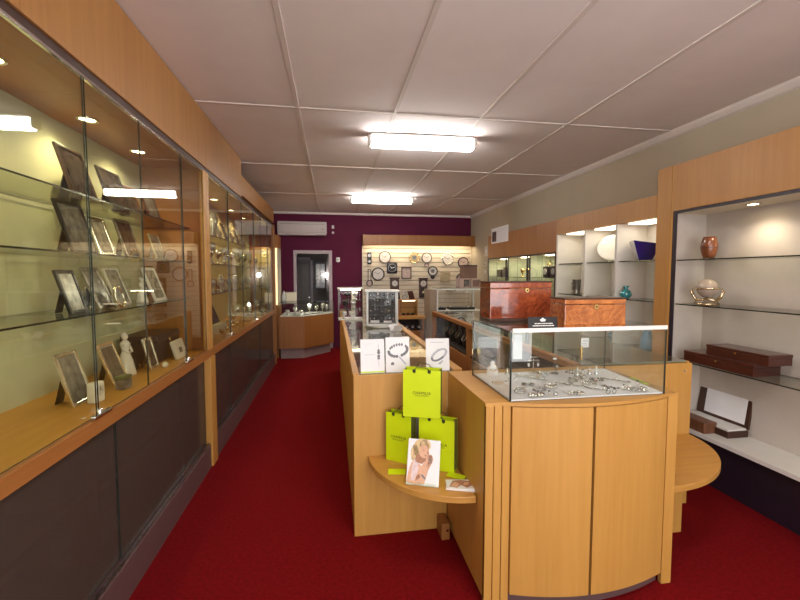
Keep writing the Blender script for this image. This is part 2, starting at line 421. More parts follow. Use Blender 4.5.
wall_cabinet('nearer glass fronted beech wall cabinet holding picture frames and a porcelain lady', -.20, 3.64, (3.57, 3.638),
             [(-.2, .8), (.8, 1.4), (1.4, 1.97), (1.97, 2.48), (2.48, 3.10), (3.10, 3.57)],
             [(-.2, 1.6, 2.462, 2.893), (1.6, 3.44, 2.462, 2.893), (3.44, 3.64, 2.462, 2.893)], -.1, False, GREENW, 14, (1.2, 1.9, 2.55, 3.15),
             [(-.2, .5), (.5, 1.3), (1.3, 2.15), (2.15, 3.03), (3.03, 3.57)], (1.97, 3.10), (3.03,))
wall_cabinet('farther glass fronted beech wall cabinet full of silver and crystal', 3.64, 7.62, (3.642, 3.71),
             [(3.71, 4.39), (4.39, 5.03), (5.03, 5.76), (5.76, 6.3), (6.3, 6.94), (6.94, 7.54)],
             [(3.64, 5.0, 2.462, 2.893), (5.0, 7.62, 2.495, 2.72)], 3.68, True, GOLDW, 22, (4.3, 5.0, 5.8, 6.6),
             [(3.71, 4.42), (4.42, 5.3), (5.3, 6.2), (6.2, 6.95), (6.95, 7.54)], (4.39, 5.76), (4.42, 6.6))
t_end = bpy.data.objects['wall_display_cabinet.001']
B().box(.445, .512, 3.90, 3.975, .0, 2.46, .003).done('end_post', BEECH_D, t_end)

# ---- frames and ornaments
def frame(label, x, y, z, w, h, fm, pm, rotz=R(90), lean=17, bar=.018, group=None, matw=0., cat='picture frame', strut=True):
    t = thing('picture_frame', label, cat, (x, y, z), rotz, group)
    M = Matrix.Rotation(-R(lean), 4, 'X')
    b = B(M).box(-w / 2, -w / 2 + bar, 0, .014, 0, h, .003).box(w / 2 - bar, w / 2, 0, .014, 0, h, .003).box(-w / 2 + bar, w / 2 - bar, 0, .014, 0, bar, .003).box(-w / 2 + bar, w / 2 - bar, 0, .014, h - bar, h, .003)
    b.done('frame', fm, t)
    B(M).box(-w / 2 + bar - .002, w / 2 - bar + .002, .004, .012, bar - .002, h - bar + .002).done('picture', pm, t)
    if matw:
        B(M).box(-w / 2 + bar + matw, w / 2 - bar - matw, .002, .004, bar + matw, h - bar - matw).done('print', PHOTO, t)
    if strut:
        zt = h * .7 * math.cos(R(lean)); yt = h * .7 * math.sin(R(lean)) + .014
        M2 = Matrix.Translation((0, yt, zt)) @ Matrix.Rotation(R(14), 4, 'X')
        B(M2).box(-w * .18, w * .18, 0, .004, -zt / math.cos(R(14)) + .002, 0).done('easel_strut', BLACK, t)
    return t
G1, G2, G3, G0 = ('frames on the top glass shelf', 'ornaments on the second glass shelf', 'ornaments on the third glass shelf', 'ornaments on the cabinet floor')
frame('dark picture frame on the top shelf at the near end of the near cabinet', -1.220, 2.370, 1.970, 0.220, 0.275, DARKWOOD, PHOTO, group=G1)
frame('cream edged picture frame on the top shelf behind the dark framed picture', -1.330, 2.640, 1.970, 0.184, 0.259, mat('cream paint', (.80, .72, .45), .4), PHOTOL, group=G1, bar=.05)
frame('large black framed dim picture leaning on the top shelf of the near cabinet', -1.240, 2.775, 1.970, 0.258, 0.263, BLACK, PHOTO, group=G1, bar=.014)
frame('brown wooden picture frame on the top shelf beside the large black one', -1.270, 3.040, 1.970, 0.187, 0.220, BARREL, PHOTO, group=G1)
frame('plum coloured picture frame standing last on the top shelf of the near cabinet', -1.270, 3.360, 1.970, 0.210, 0.221, MAHOG, PHOTOG, group=G1)
frame('dark framed photograph on the second shelf at the near end', -1.220, 2.340, 1.700, 0.220, 0.275, BLACK, PHOTOG, group=G2)
frame('ornate silver picture frame on the second shelf of the near cabinet', -1.250, 2.620, 1.700, 0.172, 0.230, SILVER, PHOTOL, group=G2, bar=.026)
frame('tall dark picture frame with grey photograph on the second shelf', -1.260, 2.960, 1.700, 0.205, 0.259, PEWTER, PHOTO, group=G2)
frame('thin silver frame on the second shelf beside the wooden end panel', -1.260, 3.400, 1.700, 0.165, 0.209, SILVER, PHOTOG, group=G2, bar=.01)
frame('grey frame with black edge on the third shelf at the near end', -1.210, 2.240, 1.410, 0.143, 0.220, BLACK, PHOTOL, group=G3)
frame('pewter picture frame leaning far back on the third shelf', -1.240, 2.560, 1.410, 0.168, 0.246, PEWTER, PHOTOG, group=G3, lean=22, bar=.02)
t = thing('picture_frame', 'small oval silver frame on the third shelf', 'picture frame', (-1.20, 2.63, 1.41), R(90), G3)
M = Matrix.Rotation(-R(15), 4, 'X')
B(M).ring((0, 0, .062), .045, .008, 'Y', sc=(1, 1.3, 1)).done('frame', SILVER, t)
B(M).cyl((0, .004, .062), .043, .006, 'Y', M=Matrix.Translation((0, 0, -.0186)) @ Matrix.Diagonal((1, 1, 1.3, 1))).done('picture', PHOTOL, t)
frame('white card frame standing upright on the third shelf behind the oval frame', -1.300, 2.890, 1.410, 0.176, 0.242, WHITE, PHOTOL, group=G3, lean=20, bar=.012)
frame('white mounted frame with black edge at the far end of the third shelf', -1.220, 3.250, 1.410, 0.200, 0.252, PAPER, PHOTOL, group=G3, lean=20, bar=.02)
frame('tall narrow frame at the near end of the cabinet floor', -1.200, 2.220, 0.972, 0.168, 0.263, SILVER, PHOTOG, group=G0)
frame('silver picture frame with floral print standing on the near cabinet floor', -1.210, 2.610, 0.972, 0.168, 0.247, BRASSP, PHOTOL, group=G0, bar=.014, lean=20, matw=.012)
frame('pale metal frame around a dark picture on the cabinet floor by the porcelain lady', -1.170, 2.980, 0.972, 0.130, 0.211, SILVER, PHOTO, group=G0, bar=.022, lean=14)
frame('dark grey picture frame standing behind the pale metal frame on the cabinet floor', -1.27, 2.92, .972, .12, .18, BLACK, PHOTO, group=G0)

def lady(label, x, y, z, h, group, m=CERAM):
    t = thing('porcelain_figurine', label, 'figurine', (x, y, z), 0, group)
    s = h / .26
    B(Matrix.Diagonal((s, s, s, 1))).lathe([(.0, 0), (.055, 0), (.056, .01), (.046, .05), (.038, .09), (.026, .125), (.018, .145), (.024, .17), (.028, .19), (.018, .205), (.009, .212), (.009, .218), (0, .218)], seg=20).done('gown', m, t)
    B(Matrix.Diagonal((s, s, s, 1))).ball((0, 0, .232), .018, (1, 1, 1.2), 14).done('head', m, t)
    B(Matrix.Diagonal((s, s, s, 1))).ball((-.004, 0, .240), .019, (1.05, 1.05, .9), 14).ball((-.018, 0, .238), .01).done('hair', PALEC, t)
    for q in (-1, 1):
        B(Matrix.Diagonal((s, s, s, 1))).tube([(0, q * .026, .19), (.012, q * .038, .16), (.03, q * .02, .14), (.034, q * .006, .142)], [.009, .008, .006, .005], 10).done('arm', m, t)
    return t
lady('white porcelain lady figurine standing on the near cabinet floor', -1.27, 2.79, .972, .27, G0)
lady('small white bell shaped lady figurine on the third shelf', -1.24, 2.98, 1.41, .17, G3, CERAM)
def crystal(label, x, y, z, h, r, group, name='crystal_ornament', cat='ornament', m=CRYST, cut=True):
    t = thing(name, label, cat, (x, y, z), 0, group)
    B().lathe([(0, 0), (r * .8, 0), (r * .82, h * .04), (r * .25, h * .12), (r * .18, h * .35), (r * .3, h * .42)], seg=12).done('stem', m, t)
    B().lathe([(r * .3, h * .42), (r * .8, h * .55), (r, h * .75), (r * .92, h), (r * .84, h), (r * .88, h * .76), (r * .6, h * .56), (0, h * .5)], seg=12).done('bowl', m, t)
    return t
t = thing('crystal_tree', 'clear crystal ornament with coloured beads on the third shelf', 'ornament', (-1.33, 2.58, 1.41), 0, G3)
B().lathe([(0, 0), (.03, 0), (.03, .012), (.008, .02), (.006, .12)], seg=14).done('base', CRYST, t)
b = B()
for i in range(12): b.ball((.03 * math.cos(i * 2.4), .03 * math.sin(i * 2.4), .08 + .008 * i), .009, seg=8)
b.done('bead_cluster', CRYST, t)
def clock_small(label, x, y, z, group, m=WHITE):
    t = thing('mantel_clock', label, 'clock', (x, y, z), R(78), group)
    B().box(-.035, .035, -.02, .02, 0, .10, .008).done('case', m, t)
    B().cyl((0, -.021, .06), .025, .003, 'Y').done('dial', DIAL, t)
    B().box(-.001, .001, -.0245, -.0225, .06, .078).box(0, .014, -.0245, -.0225, .059, .061).done('hands', BLACK, t)
    return t
clock_small('small white cased clock at the near end of the cabinet floor', -1.15, 2.22, .972, G0)
t = thing('trinket_box', 'small dark trinket box with green lid in front of the silver floral frame', 'box', (-1.13, 2.46, .972), R(80), G0)
B().box(-.035, .035, -.02, .03, 0, .055, .006).done('body', PHOTOG, t); B().box(-.037, .037, -.022, .032, .055, .075, .008).done('lid', mat('olive glaze', (.13, .15, .07), .3), t)
t = thing('jewellery_box', 'large navy jewellery box with brown front standing at the back of the cabinet floor', 'box', (-1.33, 3.33, .972), R(90), G0)
B().box(-.21, .21, -.12, .12, 0, .15, .006).done('body', NAVY, t); B().box(-.212, .212, -.122, .122, .152, .195, .008).done('lid', NAVY, t)
B().box(-.01, .01, -.128, -.122, .13, .16, .003).done('clasp', GOLD, t)
t = thing('album', 'white bound album standing on the cabinet floor beside the navy box', 'album', (-1.12, 3.34, .972), R(90), G0)
M = Matrix.Rotation(-R(16), 4, 'X')
B(M).box(-.10, .10, 0, .022, 0, .14, .004).done('cover', WHITE, t); B(M).box(-.03, .03, -.002, 0, .04, .08).done('cover_print', PHOTOG, t)
t = tag(place(B().lathe([(0, 0), (.012, 0), (.02, .01), (.022, .022), (.014, .036), (0, .04)], seg=16).done('round_ornament', CERAM), (-1.115, 2.98, .972)), 'little round white ornament on the front edge of the cabinet floor', 'ornament', G0)
# dim bulky shapes on the lower shelves behind the smoked doors
t = thing('storage_carton', 'amber coloured carton dimly seen behind the nearest smoked door', 'box', (-1.28, 2.15, .57), R(90))
B().box(-.19, .19, -.11, .11, 0, .20, .004).done('body', COPPER, t); B().box(-.192, .192, -.112, .112, .20, .24, .004).done('lid', BEECH_D, t)
t = thing('storage_carton', 'pale carton dimly seen low behind the smoked door', 'box', (-1.26, 2.30, .19), R(96))
B().box(-.16, .16, -.09, .09, 0, .17, .004).done('body', PHOTOL, t); B().box(-.162, .162, -.092, .092, .17, .20, .004).done('lid', PHOTOL, t)

# farther cabinet contents
def goblet(label, x, y, z, h, r, g, m=CRYST): return crystal(label, x, y, z, h, r, g, 'goblet', 'goblet', m)
H1, H2, H3, H0 = ('silver on the top shelf of the farther cabinet', 'crystal on the second shelf of the farther cabinet', 'silver on the third shelf of the farther cabinet', 'silver on the floor of the farther cabinet')
order = ['first', 'second', 'third', 'fourth', 'fifth', 'sixth', 'seventh', 'eighth']
for i, (y, h, r) in enumerate([(4.12, .24, .05), (4.30, .26, .05), (4.48, .24, .045), (4.66, .27, .05), (4.84, .25, .05)]):
    t = thing('crystal_vase', 'tall cut crystal vase on the top shelf of the farther cabinet, %s from the post' % order[i], 'vase', (-1.27 + .03 * (i % 2), y, 1.97), 0, H1)
    B().lathe([(0, 0), (r * .7, 0), (r * .6, h * .1), (r * .8, h * .5), (r, h), (r * .9, h), (r * .7, h * .5), (0, h * .12)], seg=10).done('body', CRYST, t)
for i, (y, w, h) in enumerate([(5.06, .17, .25), (5.36, .18, .25), (5.68, .16, .22), (6.0, .18, .24), (6.35, .17, .22)]):
    frame('bright silver frame on the top shelf of the farther cabinet, %s from its crystal vases' % order[i], -1.24, y, 1.97, w, h, SILVER, [PHOTOL, PHOTOG][i % 2], group=H1, bar=.03)
for i, y in enumerate([4.15, 4.40, 4.65, 4.92, 5.2, 5.55, 5.95, 6.4]):
    goblet('cut crystal goblet on the second shelf of the farther cabinet, %s from the post' % order[i], -1.25 + .05 * (i % 2), y, 1.70, .19 + .02 * (i % 3), .045, H2)
for i, (y, k) in enumerate([(4.2, 0), (4.5, 1), (4.85, 0), (5.2, 1), (5.6, 2), (6.05, 0), (6.6, 1)]):
    if k == 0:
        t = thing('silver_bowl', 'round silver bowl on the third shelf of the farther cabinet, %s from the post' % order[i], 'bowl', (-1.25, y, 1.41), 0, H3)
        B().lathe([(0, 0), (.035, 0), (.03, .02), (.03, .03), (.07, .07), (.085, .12), (.08, .12), (.06, .07), (0, .04)], seg=20).done('bowl', SILVER, t)
        B().ring((0, 0, .12), .083, .005).done('rim', SILVER, t)
    elif k == 1: frame('silver frame on the third shelf of the farther cabinet, %s from the post' % order[i], -1.25, y, 1.41, .15, .19, SILVER, PHOTOL, group=H3)
    else:
        t = thing('silver_jug', 'silver jug on the third shelf of the farther cabinet', 'jug', (-1.25, y, 1.41), 0, H3)
        B().lathe([(0, 0), (.04, 0), (.035, .02), (.06, .08), (.045, .15), (.05, .19), (.042, .19), (.035, .15), (0, .12)], seg=20).done('body', SILVER, t)
        B().tube([(0, .045, .17), (0, .09, .15), (0, .085, .09), (0, .055, .06)], .007).done('handle', SILVER, t)
tag(place(B().box(-.12, .10, -.16, .16, 0, .10, .006).done('display_riser', CREAM), (-1.27, 4.72, .972)), 'low pale riser block on the floor of the farther cabinet', 'riser', H0)
frame('black leather picture folder standing on a pale riser in the farther cabinet', -1.23, 4.72, 1.072, .26, .24, BLACK, PHOTO, group=H0, lean=22, bar=.03)
frame('small upright silver frame on the farther cabinet floor beside the post', -1.14, 4.18, .972, .13, .17, SILVER, PHOTO, group=H0, lean=8, bar=.01)
for i, (y, h, x) in enumerate([(4.98, .10, -1.16), (5.35, .14, -1.22), (5.75, .20, -1.26), (6.15, .12, -1.18), (6.55, .22, -1.27), (6.95, .16, -1.2), (7.25, .2, -1.25)]):
    goblet('silver cup on the floor of the farther cabinet, %s from the black folder' % order[i], x, y, .972, h, .05, H0, SILVER)
for i, y in enumerate([6.0, 6.8, 7.4]):
    t = thing('silver_dish', 'flat white metal dish on the farther cabinet floor, %s from the black folder' % order[i], 'dish', (-1.14, y - .22, .972), 0, H0)
    B().lathe([(0, 0), (.05, 0), (.05, .008), (.085, .03), (.09, .034), (.083, .034), (.045, .012), (0, .012)], seg=24).done('dish', CERAM, t)

for i, y in enumerate([4.25, 4.55, 4.85, 5.15, 5.5, 5.85, 6.25, 6.7]):
    goblet('silver goblet fronting the second shelf of the farther cabinet, %s from the post' % order[i], -1.16, y, 1.70, .13 + .015 * (i % 2), .032, H2, SILVER)
for i, y in enumerate([4.32, 4.62, 4.98, 5.35, 5.75, 6.2]):
    goblet('crystal goblet fronting the third shelf of the farther cabinet, %s from the post' % order[i], -1.16, y, 1.41, .14, .034, H3, CRYST)
for i, y in enumerate([4.42, 4.62, 4.85, 5.12]):
    goblet('little cup fronting the floor of the farther cabinet, %s from the post' % order[i], -1.11, y, .972, .07, .026, H0, [BRASSP, SILVER][i % 2])
# corner cabinet beyond the run
t = thing('corner_cabinet', 'lit cream lined corner cabinet between the wall cabinets and the purple wall', 'display cabinet', (XL, 8.05, 0))
B().box(.002, .02, 0, .5, 1.0, 2.33).done('side_panel', BEECH_D, t)
B().box(.490, .50, 0.002, .5, 1.0, 2.09, .002).done('side_panel', CREAM, t)
B().box(.02, .490, .46, .5, 1.0, 2.09).done('back_panel', CREAM, t)
B().box(.02, .502, -.01, .5, 2.09, 2.33, .002).done('header', BEECH_D, t)
B().box(.02, .498, -.0, .5, 0, 1.0, .002).done('base', BEECH_D, t)
for z in (1.35, 1.7): B().pane(.022, .476, .08, .455, z, z + .008).done('glass_shelf', [GLASS, EDGEL], t)
B().box(.435, .489, .01, .03, 1.02, 2.08, .004).done('light_strip', emit('amber light strip', (1., .80, .42), 1.5), t)
lamp('POINT', (-1.25, 8.2, 2.0), 9, (1, .80, .42), .08)
for i, (x, z) in enumerate([(-1.12, 1.358), (-1.2, 1.0), (-1.1, 1.708)]):
    goblet('pale crystal goblet in the lit corner cabinet, on its %s' % ['lower glass shelf', 'floor', 'upper glass shelf'][i], x, 8.3, z, .18, .05, 'goblets in the corner cabinet', CRYST)

# ------------------------------------------------------------------ far counter
t = thing('far_counter', 'low amber beech glass topped counter at the far end of the aisle', 'counter', (0, 0, 0))
out = [(-.99, 7.95), (-.52, 7.95), (.02, 8.55), (.02, 8.80), (-.99, 8.80)]
ins = [(-.97, 8.03), (-.55, 8.03), (-.05, 8.62), (-.05, 8.78), (-.97, 8.78)]
B().poly(ins, 0, .20).done('kick_board', KICKL, t)
B().poly(out, .20, .80).done('body', BEECH_D, t)
B().poly([(x, y) for x, y in [(-.97, 7.97), (-.53, 7.97), (.0, 8.56), (.0, 8.78), (-.97, 8.78)]], .80, .815).done('display_deck', CLOTH, t)
def wallpane(x0, y0, x1, y1, z0, z1, name, par, th=.006, m=None):
    L = math.hypot(x1 - x0, y1 - y0)
    M = Matrix.Translation((x0, y0, 0)) @ Matrix.Rotation(math.atan2(y1 - y0, x1 - x0), 4, 'Z')
    return B(M).pane(0, L, -th / 2, th / 2, z0, z1).done(name, m or [GLASS, EDGEL], par)
for a, c in zip(out[:3], out[1:4]): wallpane(*a, *c, .80, 1.045, 'glass_side', t)
B().poly([(-.995, 7.945), (-.515, 7.945), (.025, 8.545), (.025, 8.80), (-.995, 8.80)], 1.045, 1.053).done('glass_top', [GLASS], t)
GF = 'silver and crystal in the far counter'
for i, (x, y, h, m) in enumerate([(-.85, 8.15, .10, CRYST), (-.72, 8.3, .14, CRYST), (-.60, 8.2, .09, SILVER), (-.45, 8.42, .19, CERAM), (-.32, 8.55, .15, SILVER), (-.20, 8.62, .19, SILVER), (-.12, 8.7, .15, CRYST)]):
    goblet(['short crystal goblet in the far counter nearest the corner cabinet', 'crystal goblet in the far counter, second from its end by the corner cabinet', 'short silver goblet in the far counter beside the crystal ones', 'white porcelain goblet standing highest in the far counter', 'silver goblet in the far counter beside the white porcelain one', 'tall silver goblet in the far counter below the door frame', 'crystal goblet in the far counter nearest the island'][i], x, y, .815, h, .045, GF, m)
for i, (x, y) in enumerate([(-.66, 8.08), (-.48, 8.22), (-.36, 8.36), (-.24, 8.46)]):
    t = thing('white_dish', 'white dish on the deck of the far counter, %s from the corner cabinet' % order[i], 'dish', (x, y, .815), 0, GF)
    B().lathe([(0, 0), (.05, 0), (.085, .022), (.09, .026), (.08, .026), (.045, .01), (0, .01)], seg=24).done('dish', CERAM, t)
t = thing('gift_carton', 'cream carton standing on the far counter by the door frame', 'box', (-.84, 8.62, 1.053), R(8))
B().box(-.12, .12, -.08, .08, 0, .15, .005).done('body', CREAM, t); B().box(-.122, .122, -.082, .082, .15, .18, .005).done('lid', CREAM, t)
t = thing('draped_cloth', 'pale cloth bundle lying beside the cream carton on the far counter', 'cloth', (-.94, 8.45, 1.053))
B().lathe([(0, 0), (.04, 0), (.06, .03), (.055, .1), (.035, .17), (.015, .21), (0, .215)], seg=14, sc=(.8, 1.3, 1)).done('cloth', PALEC, t)

lamp('POINT', (-.45, 8.35, 1.02), 2.0, (1, .93, .8), .03)  # fill light added inside the far counter to make its glass glimmer
# ------------------------------------------------------------------ end wall
t = thing('air_conditioner', 'long pale air conditioner high on the purple wall above the doorway', 'air conditioner', (-.60, YB, 2.40))
B().box(-.50, .50, -.20, 0, .045, .285, .025).done('body', ACW, t)
B().box(-.49, .49, -.207, -.05, 0, .05, .012).done('air_flap', ACW, t)
B().box(-.44, .44, -.206, -.198, .225, .235).done('intake_slot', PEWTER, t)
B().box(.40, .44, -.207, -.198, .12, .14).done('status_panel', PEWTER, t)
t = thing('wall_sensor', 'small square pale sensor on the purple wall beside the air conditioner', 'sensor', (.03, YB, 2.60)); B().box(-.025, .025, -.03, 0, -.035, .035, .006).done('body', PLAST, t); B().ball((0, -.032, 0), .012).done('lens', PLAST, t)
t = thing('wall_button', 'small round pale fitting on the purple wall under the square sensor', 'fitting', (.03, YB, 2.48)); B().cyl((0, -.012, 0), .026, .024, 'Y').done('body', PLAST, t); B().cyl((0, -.028, 0), .012, .01, 'Y').done('button', PLAST, t)
t = thing('thermostat', 'small pale switch plate on the purple wall beside the door frame', 'switch', (.13, YB, 1.91)); B().box(-.04, .04, -.015, 0, -.045, .045, .005).done('plate', PLAST, t); B().box(-.022, .022, -.022, -.015, -.06, .01, .003).done('rocker', PEWTER, t)

t = thing('clock_display_wall', 'cream slatted clock display panel with beech header on the purple wall', 'display panel', (0, YB, 0))
B().box(.66, 3.09, -.040, -.002, .3, 2.36).done('backing', mat('slat groove', (.42, .35, .25), .7), t)
b = B()
z = .36
while z < 2.2:
    b.box(.665, 3.085, -.062, -.040, z, z + .086, .005); z += .10
b.done('slat_panel', SLAT, t)
B().box(.645, 3.095, -.30, -.27, 2.20, 2.425, .003).box(.645, .665, -.27, -.002, 2.20, 2.405).box(3.075, 3.095, -.27, -.002, 2.20, 2.405).box(.645, 3.095, -.27, -.002, 2.405, 2.425).done('header', BEECH_D, t)
B().box(.645, .665, -.07, -.002, .3, 2.2).done('side_trim', CREAM, t)
B().box(3.07, 3.095, -.07, -.002, .3, 2.2).done('side_trim', CREAM, t)
B().box(.75, 3.0, -.262, -.225, 2.235, 2.27, .004).done('light_strip', STRIPM, t)
lamp('AREA', (1.87, YB - .20, 2.225), 8, (1, .84, .56), 2.2, (R(-12), 0, 0), .05)

CY = YB - .06
GC = 'clocks on the slatted display wall'
def clock(label, x, z, r, rim, dial, thick=.016, ang=(50, -60), name='wall_clock', dots=True, inner=None):
    r *= 1.1
    t = thing(name, label, 'clock', (x, CY, z), 0, GC)
    B().cyl((0, -.012, 0), r, .024, 'Y', 36).done('case', rim, t)
    B().ring((0, -.026, 0), r - thick / 2, thick / 2 + .002, 'Y', 36).done('rim', rim, t)
    d = B().cyl((0, -.026, 0), r - thick, .006, 'Y', 36).slot(1)
    if dots:
        for k in range(12):
            a = k * PI / 6
            d.box(-.002, .002, -.0305, -.0285, (r - thick) * .78, (r - thick) * .92, 0, Matrix.Rotation(a, 4, 'Y'))
    if inner: d.cyl((0, -.0295, 0), (r - thick) * .5, .002, 'Y', 24)
    d.done('dial', [dial, INKG], t)
    for nm, L, w, a in (('hour_hand', .5, .004, ang[0]), ('minute_hand', .78, .003, ang[1])):
        B().box(-w, w, -.034, -.032, -.01, (r - thick) * L, 0, Matrix.Rotation(R(a), 4, 'Y')).done(nm, BLACK, t)
    return t
clock('round white wall clock with thin brown rim, upper left of the slatted wall', 1.135, 1.965, .118, DARKWOOD, DIAL)
clock('round gold faced wall clock on the slatted wall', 1.785, 1.96, .112, BRASSP, DIALG, dots=False, inner=True)
t = clock('white round wall clock with a short pendulum in a ring below it', 2.065, 1.955, .105, DARKWOOD, DIAL, name='pendulum_clock')
B().ring((0, -.02, -.155), .046, .007, 'Y').box(-.012, .012, -.02, 0, -.12, -.09).done('pendulum_ring', DARKWOOD, t)
B().cyl((0, -.014, -.155), .043, .008, 'Y').done('pendulum_dial', DIALP, t)
clock('large silver wall clock with a scalloped edge on the slatted wall', 2.542, 1.93, .112, SILVER, DIAL)
o = bpy.data.objects['wall_clock.002']
b = B()
for k in range(5): b.ball((.125 * math.cos(k * 1.26 + .5), -.012, .125 * math.sin(k * 1.26 + .5)), .022, (1, .5, 1))
b.done('scallop_trim', SILVER, o)
clock('dark rimmed wall clock at the right end of the slatted wall, upper one', 2.90, 1.855, .112, BLACK, DIALP, .02)
clock('dark rimmed wall clock half hidden by the stacked cartons, lower one', 2.86, 1.50, .105, BLACK, DIALP, .02)
clock('large black rimmed cream clock low at the left of the slatted wall', .985, 1.60, .128, BLACK, DIAL, .022)
t = clock('small black banjo shaped clock with round drop in the middle of the slatted wall', 2.20, 1.665, .10, BLACK, DIAL, .022, name='banjo_clock', inner=True)
B().cyl((0, -.012, -.13), .048, .024, 'Y').done('lower_drop', BLACK, t)
t = thing('wall_telephone_clock', 'narrow black clock with two round dials at the left edge of the slatted wall', 'clock', (.80, CY, 1.94), 0, GC)
B().box(-.045, .045, -.03, 0, -.13, .13, .02).done('case', BLACK, t); B().cyl((0, -.032, .06), .036, .005, 'Y').done('dial', PEWTER, t); B().cyl((0, -.032, -.07), .03, .005, 'Y').done('lower_dial', PEWTER, t)
t = thing('strap_clock', 'thin dark clock like a hanging watch at the left edge of the slatted wall', 'clock', (.80, CY, 1.40), 0, GC)
B().ring((0, -.012, 0), .062, .009, 'Y').done('rim', BLACK, t); B().cyl((0, -.008, 0), .06, .012, 'Y').done('dial', DIALP, t)
B().box(-.035, -.023, -.016, 0, .06, .30, .003).box(.023, .035, -.016, 0, .06, .30, .003).box(-.035, .035, -.016, 0, .29, .302, .003).done('strap', BLACK, t)
t = thing('square_clock', 'square black wall clock with dark round dial on the slatted wall', 'clock', (1.29, CY, 1.73), 0, GC)
B().box(-.115, .115, -.03, 0, -.115, .115, .03).done('case', NAVY, t); B().ring((0, -.033, 0), .085, .008, 'Y').done('rim', PEWTER, t); B().cyl((0, -.031, 0), .08, .006, 'Y').done('dial', BLACK, t)
B().box(-.003, .003, -.038, -.035, -.01, .06, 0, Matrix.Rotation(R(70), 4, 'Y')).box(-.003, .003, -.038, -.035, -.01, .05, 0, Matrix.Rotation(R(-50), 4, 'Y')).done('hands', SILVER, t)
t = thing('rectangular_clock', 'upright rectangular clock with dark frame and pinkish face on the slatted wall', 'clock', (1.61, CY, 1.625), 0, GC)
B().box(-.11, -.09, -.03, 0, -.13, .13, .003).box(.09, .11, -.03, 0, -.13, .13, .003).box(-.09, .09, -.03, 0, -.13, -.11, .003).box(-.09, .09, -.03, 0, .11, .13, .003).done('frame', DARKWOOD, t)
B().box(-.09, .09, -.015, 0, -.11, .11).done('dial', DIALP, t); B().box(-.002, .002, -.02, -.016, 0, .07).box(0, .05, -.02, -.016, -.002, .002).done('hands', BLACK, t)
t = thing('pale_square_clock', 'pale square clock hardly standing out from the slatted wall', 'clock', (2.49, CY, 1.53), 0, GC)
B().box(-.115, .115, -.025, 0, -.115, .115, .005).done('case', mat('dull cream', (.44, .37, .24), .6), t); B().ring((0, -.026, 0), .085, .004, 'Y').done('rim', BRASSP, t); B().box(-.002, .002, -.03, -.027, 0, .07).box(0, .05, -.03, -.027, -.002, .002).done('hands', PEWTER, t)
def case_clock(label, x, z0, z1, w, dial_r):
    t = thing('long_case_wall_clock', label, 'clock', (x, CY, z0), 0, GC)
    h = z1 - z0
    B().box(-w / 2, w / 2, -.07, 0, 0, h, .006).done('case', DARKWOOD, t); B().box(-w / 2 - .015, w / 2 + .015, -.08, 0, h, h + .025, .006).done('crown_moulding', DARKWOOD, t)
    B().cyl((0, -.073, h - w * .55), dial_r, .006, 'Y').done('dial', DIAL, t)
    B().box(-.002, .002, -.079, -.077, h - w * .55, h - w * .55 + dial_r * .7).box(0, dial_r * .5, -.079, -.077, h - w * .55 - .002, h - w * .55 + .002).done('hands', BLACK, t)
    B().pane(-w * .3, w * .3, -.074, -.07, .03, h - w * 1.05).done('door_glass', [SMOKE, EDGE], t)
    B().cyl((0, -.076, .12), .03, .004, 'Y').done('pendulum', BRASSP, t)
case_clock('tall dark pendulum wall clock left of the middle of the slatted wall', 1.345, .95, 1.50, .19, .062)
case_clock('shorter dark pendulum wall clock right of the middle of the slatted wall', 1.98, 1.08, 1.49, .18, .065)
t = thing('wall_shelf', 'thin brown ledge on the slatted wall below the pale square clock', 'shelf', (2.62, CY, 1.27)); B().box(-.13, .13, -.12, 0, 0, .022, .003).done('board', DARKWOOD, t); B().box(-.1, -.08, -.08, 0, -.04, 0).box(.08, .10, -.08, 0, -.04, 0).done('bracket', DARKWOOD, t)
# ------------------------------------------------------------------ island: left counter
def chamfer(b, *a): return b.box(*a)
LT = .996
t = thing('display_counter', 'long glass topped beech counter on the aisle side of the island', 'counter', (.12, 2.45, 0))
LW, LL = .68, 4.35
B().box(0, .579, 0, .025, 0, LT, .002).done('front_panel', BEECH, t)
B().box(0, .022, .025, LL, .012, LT - .002, .002).done('side_panel', BEECH_H, t)
B().box(LW - .03, LW - .005, .03, LL, .05, LT - .03, .002).done('staff_side_panel', CREAM, t)
B().box(-.004, .034, .025, LL, LT - .002, LT + .006, .002).done('top_rail', BEECH_H, t)
B().box(LW - .06, LW, .03, LL, LT - .03, LT + .012, .003).done('back_rail', BEECH_H, t)
B().box(.022, LW - .03, .025, LL, .76, .78).done('display_deck', CREAM, t)
B().box(.022, LW - .03, .03, LL, .05, .08).done('bottom', BEECH_H, t)
B().pane(.034, LW - .06, .027, LL, LT - .006, LT + .002).done('glass_top', [GLASSH, EDGEL], t)
B().box(-.002, .09, LL - .05, LL + .02, 0, LT + .035, .003).done('end_post', BEECH_D, t)
for y in (1.2, 2.3, 3.4): B().box(.022, LW - .03, y, y + .015, .78, LT - .01).done('divider', CREAM, t)
# quarter round shelf
def quarter(cx, cy, rx, ry, sx, z0, z1, name, m, parent):
    pts = [(cx, cy)] + [(cx + sx * rx * math.cos(a), cy - ry * math.sin(a)) for a in [i * PI / 2 / 24 for i in range(25)]]
    if sx < 0: pts = pts[::-1]
    o = B().poly(pts, z0, z1).done(name, m, parent)
    md = o.modifiers.new('b', 'BEVEL'); md.width = .004; md.segments = 2
    return o
q = quarter(.575, -.001, .49, .545, -1, .465, .50, 'corner_shelf', BEECH_X, t)
br = B().box(.515, .565, -.12, -.002, .0, .10, .003).done('shelf_bracket', BEECH_D, t)
B().cyl((.55, -.122, .06), .008, .006, 'Y', 12).done('screw_cap', CHROME, br)
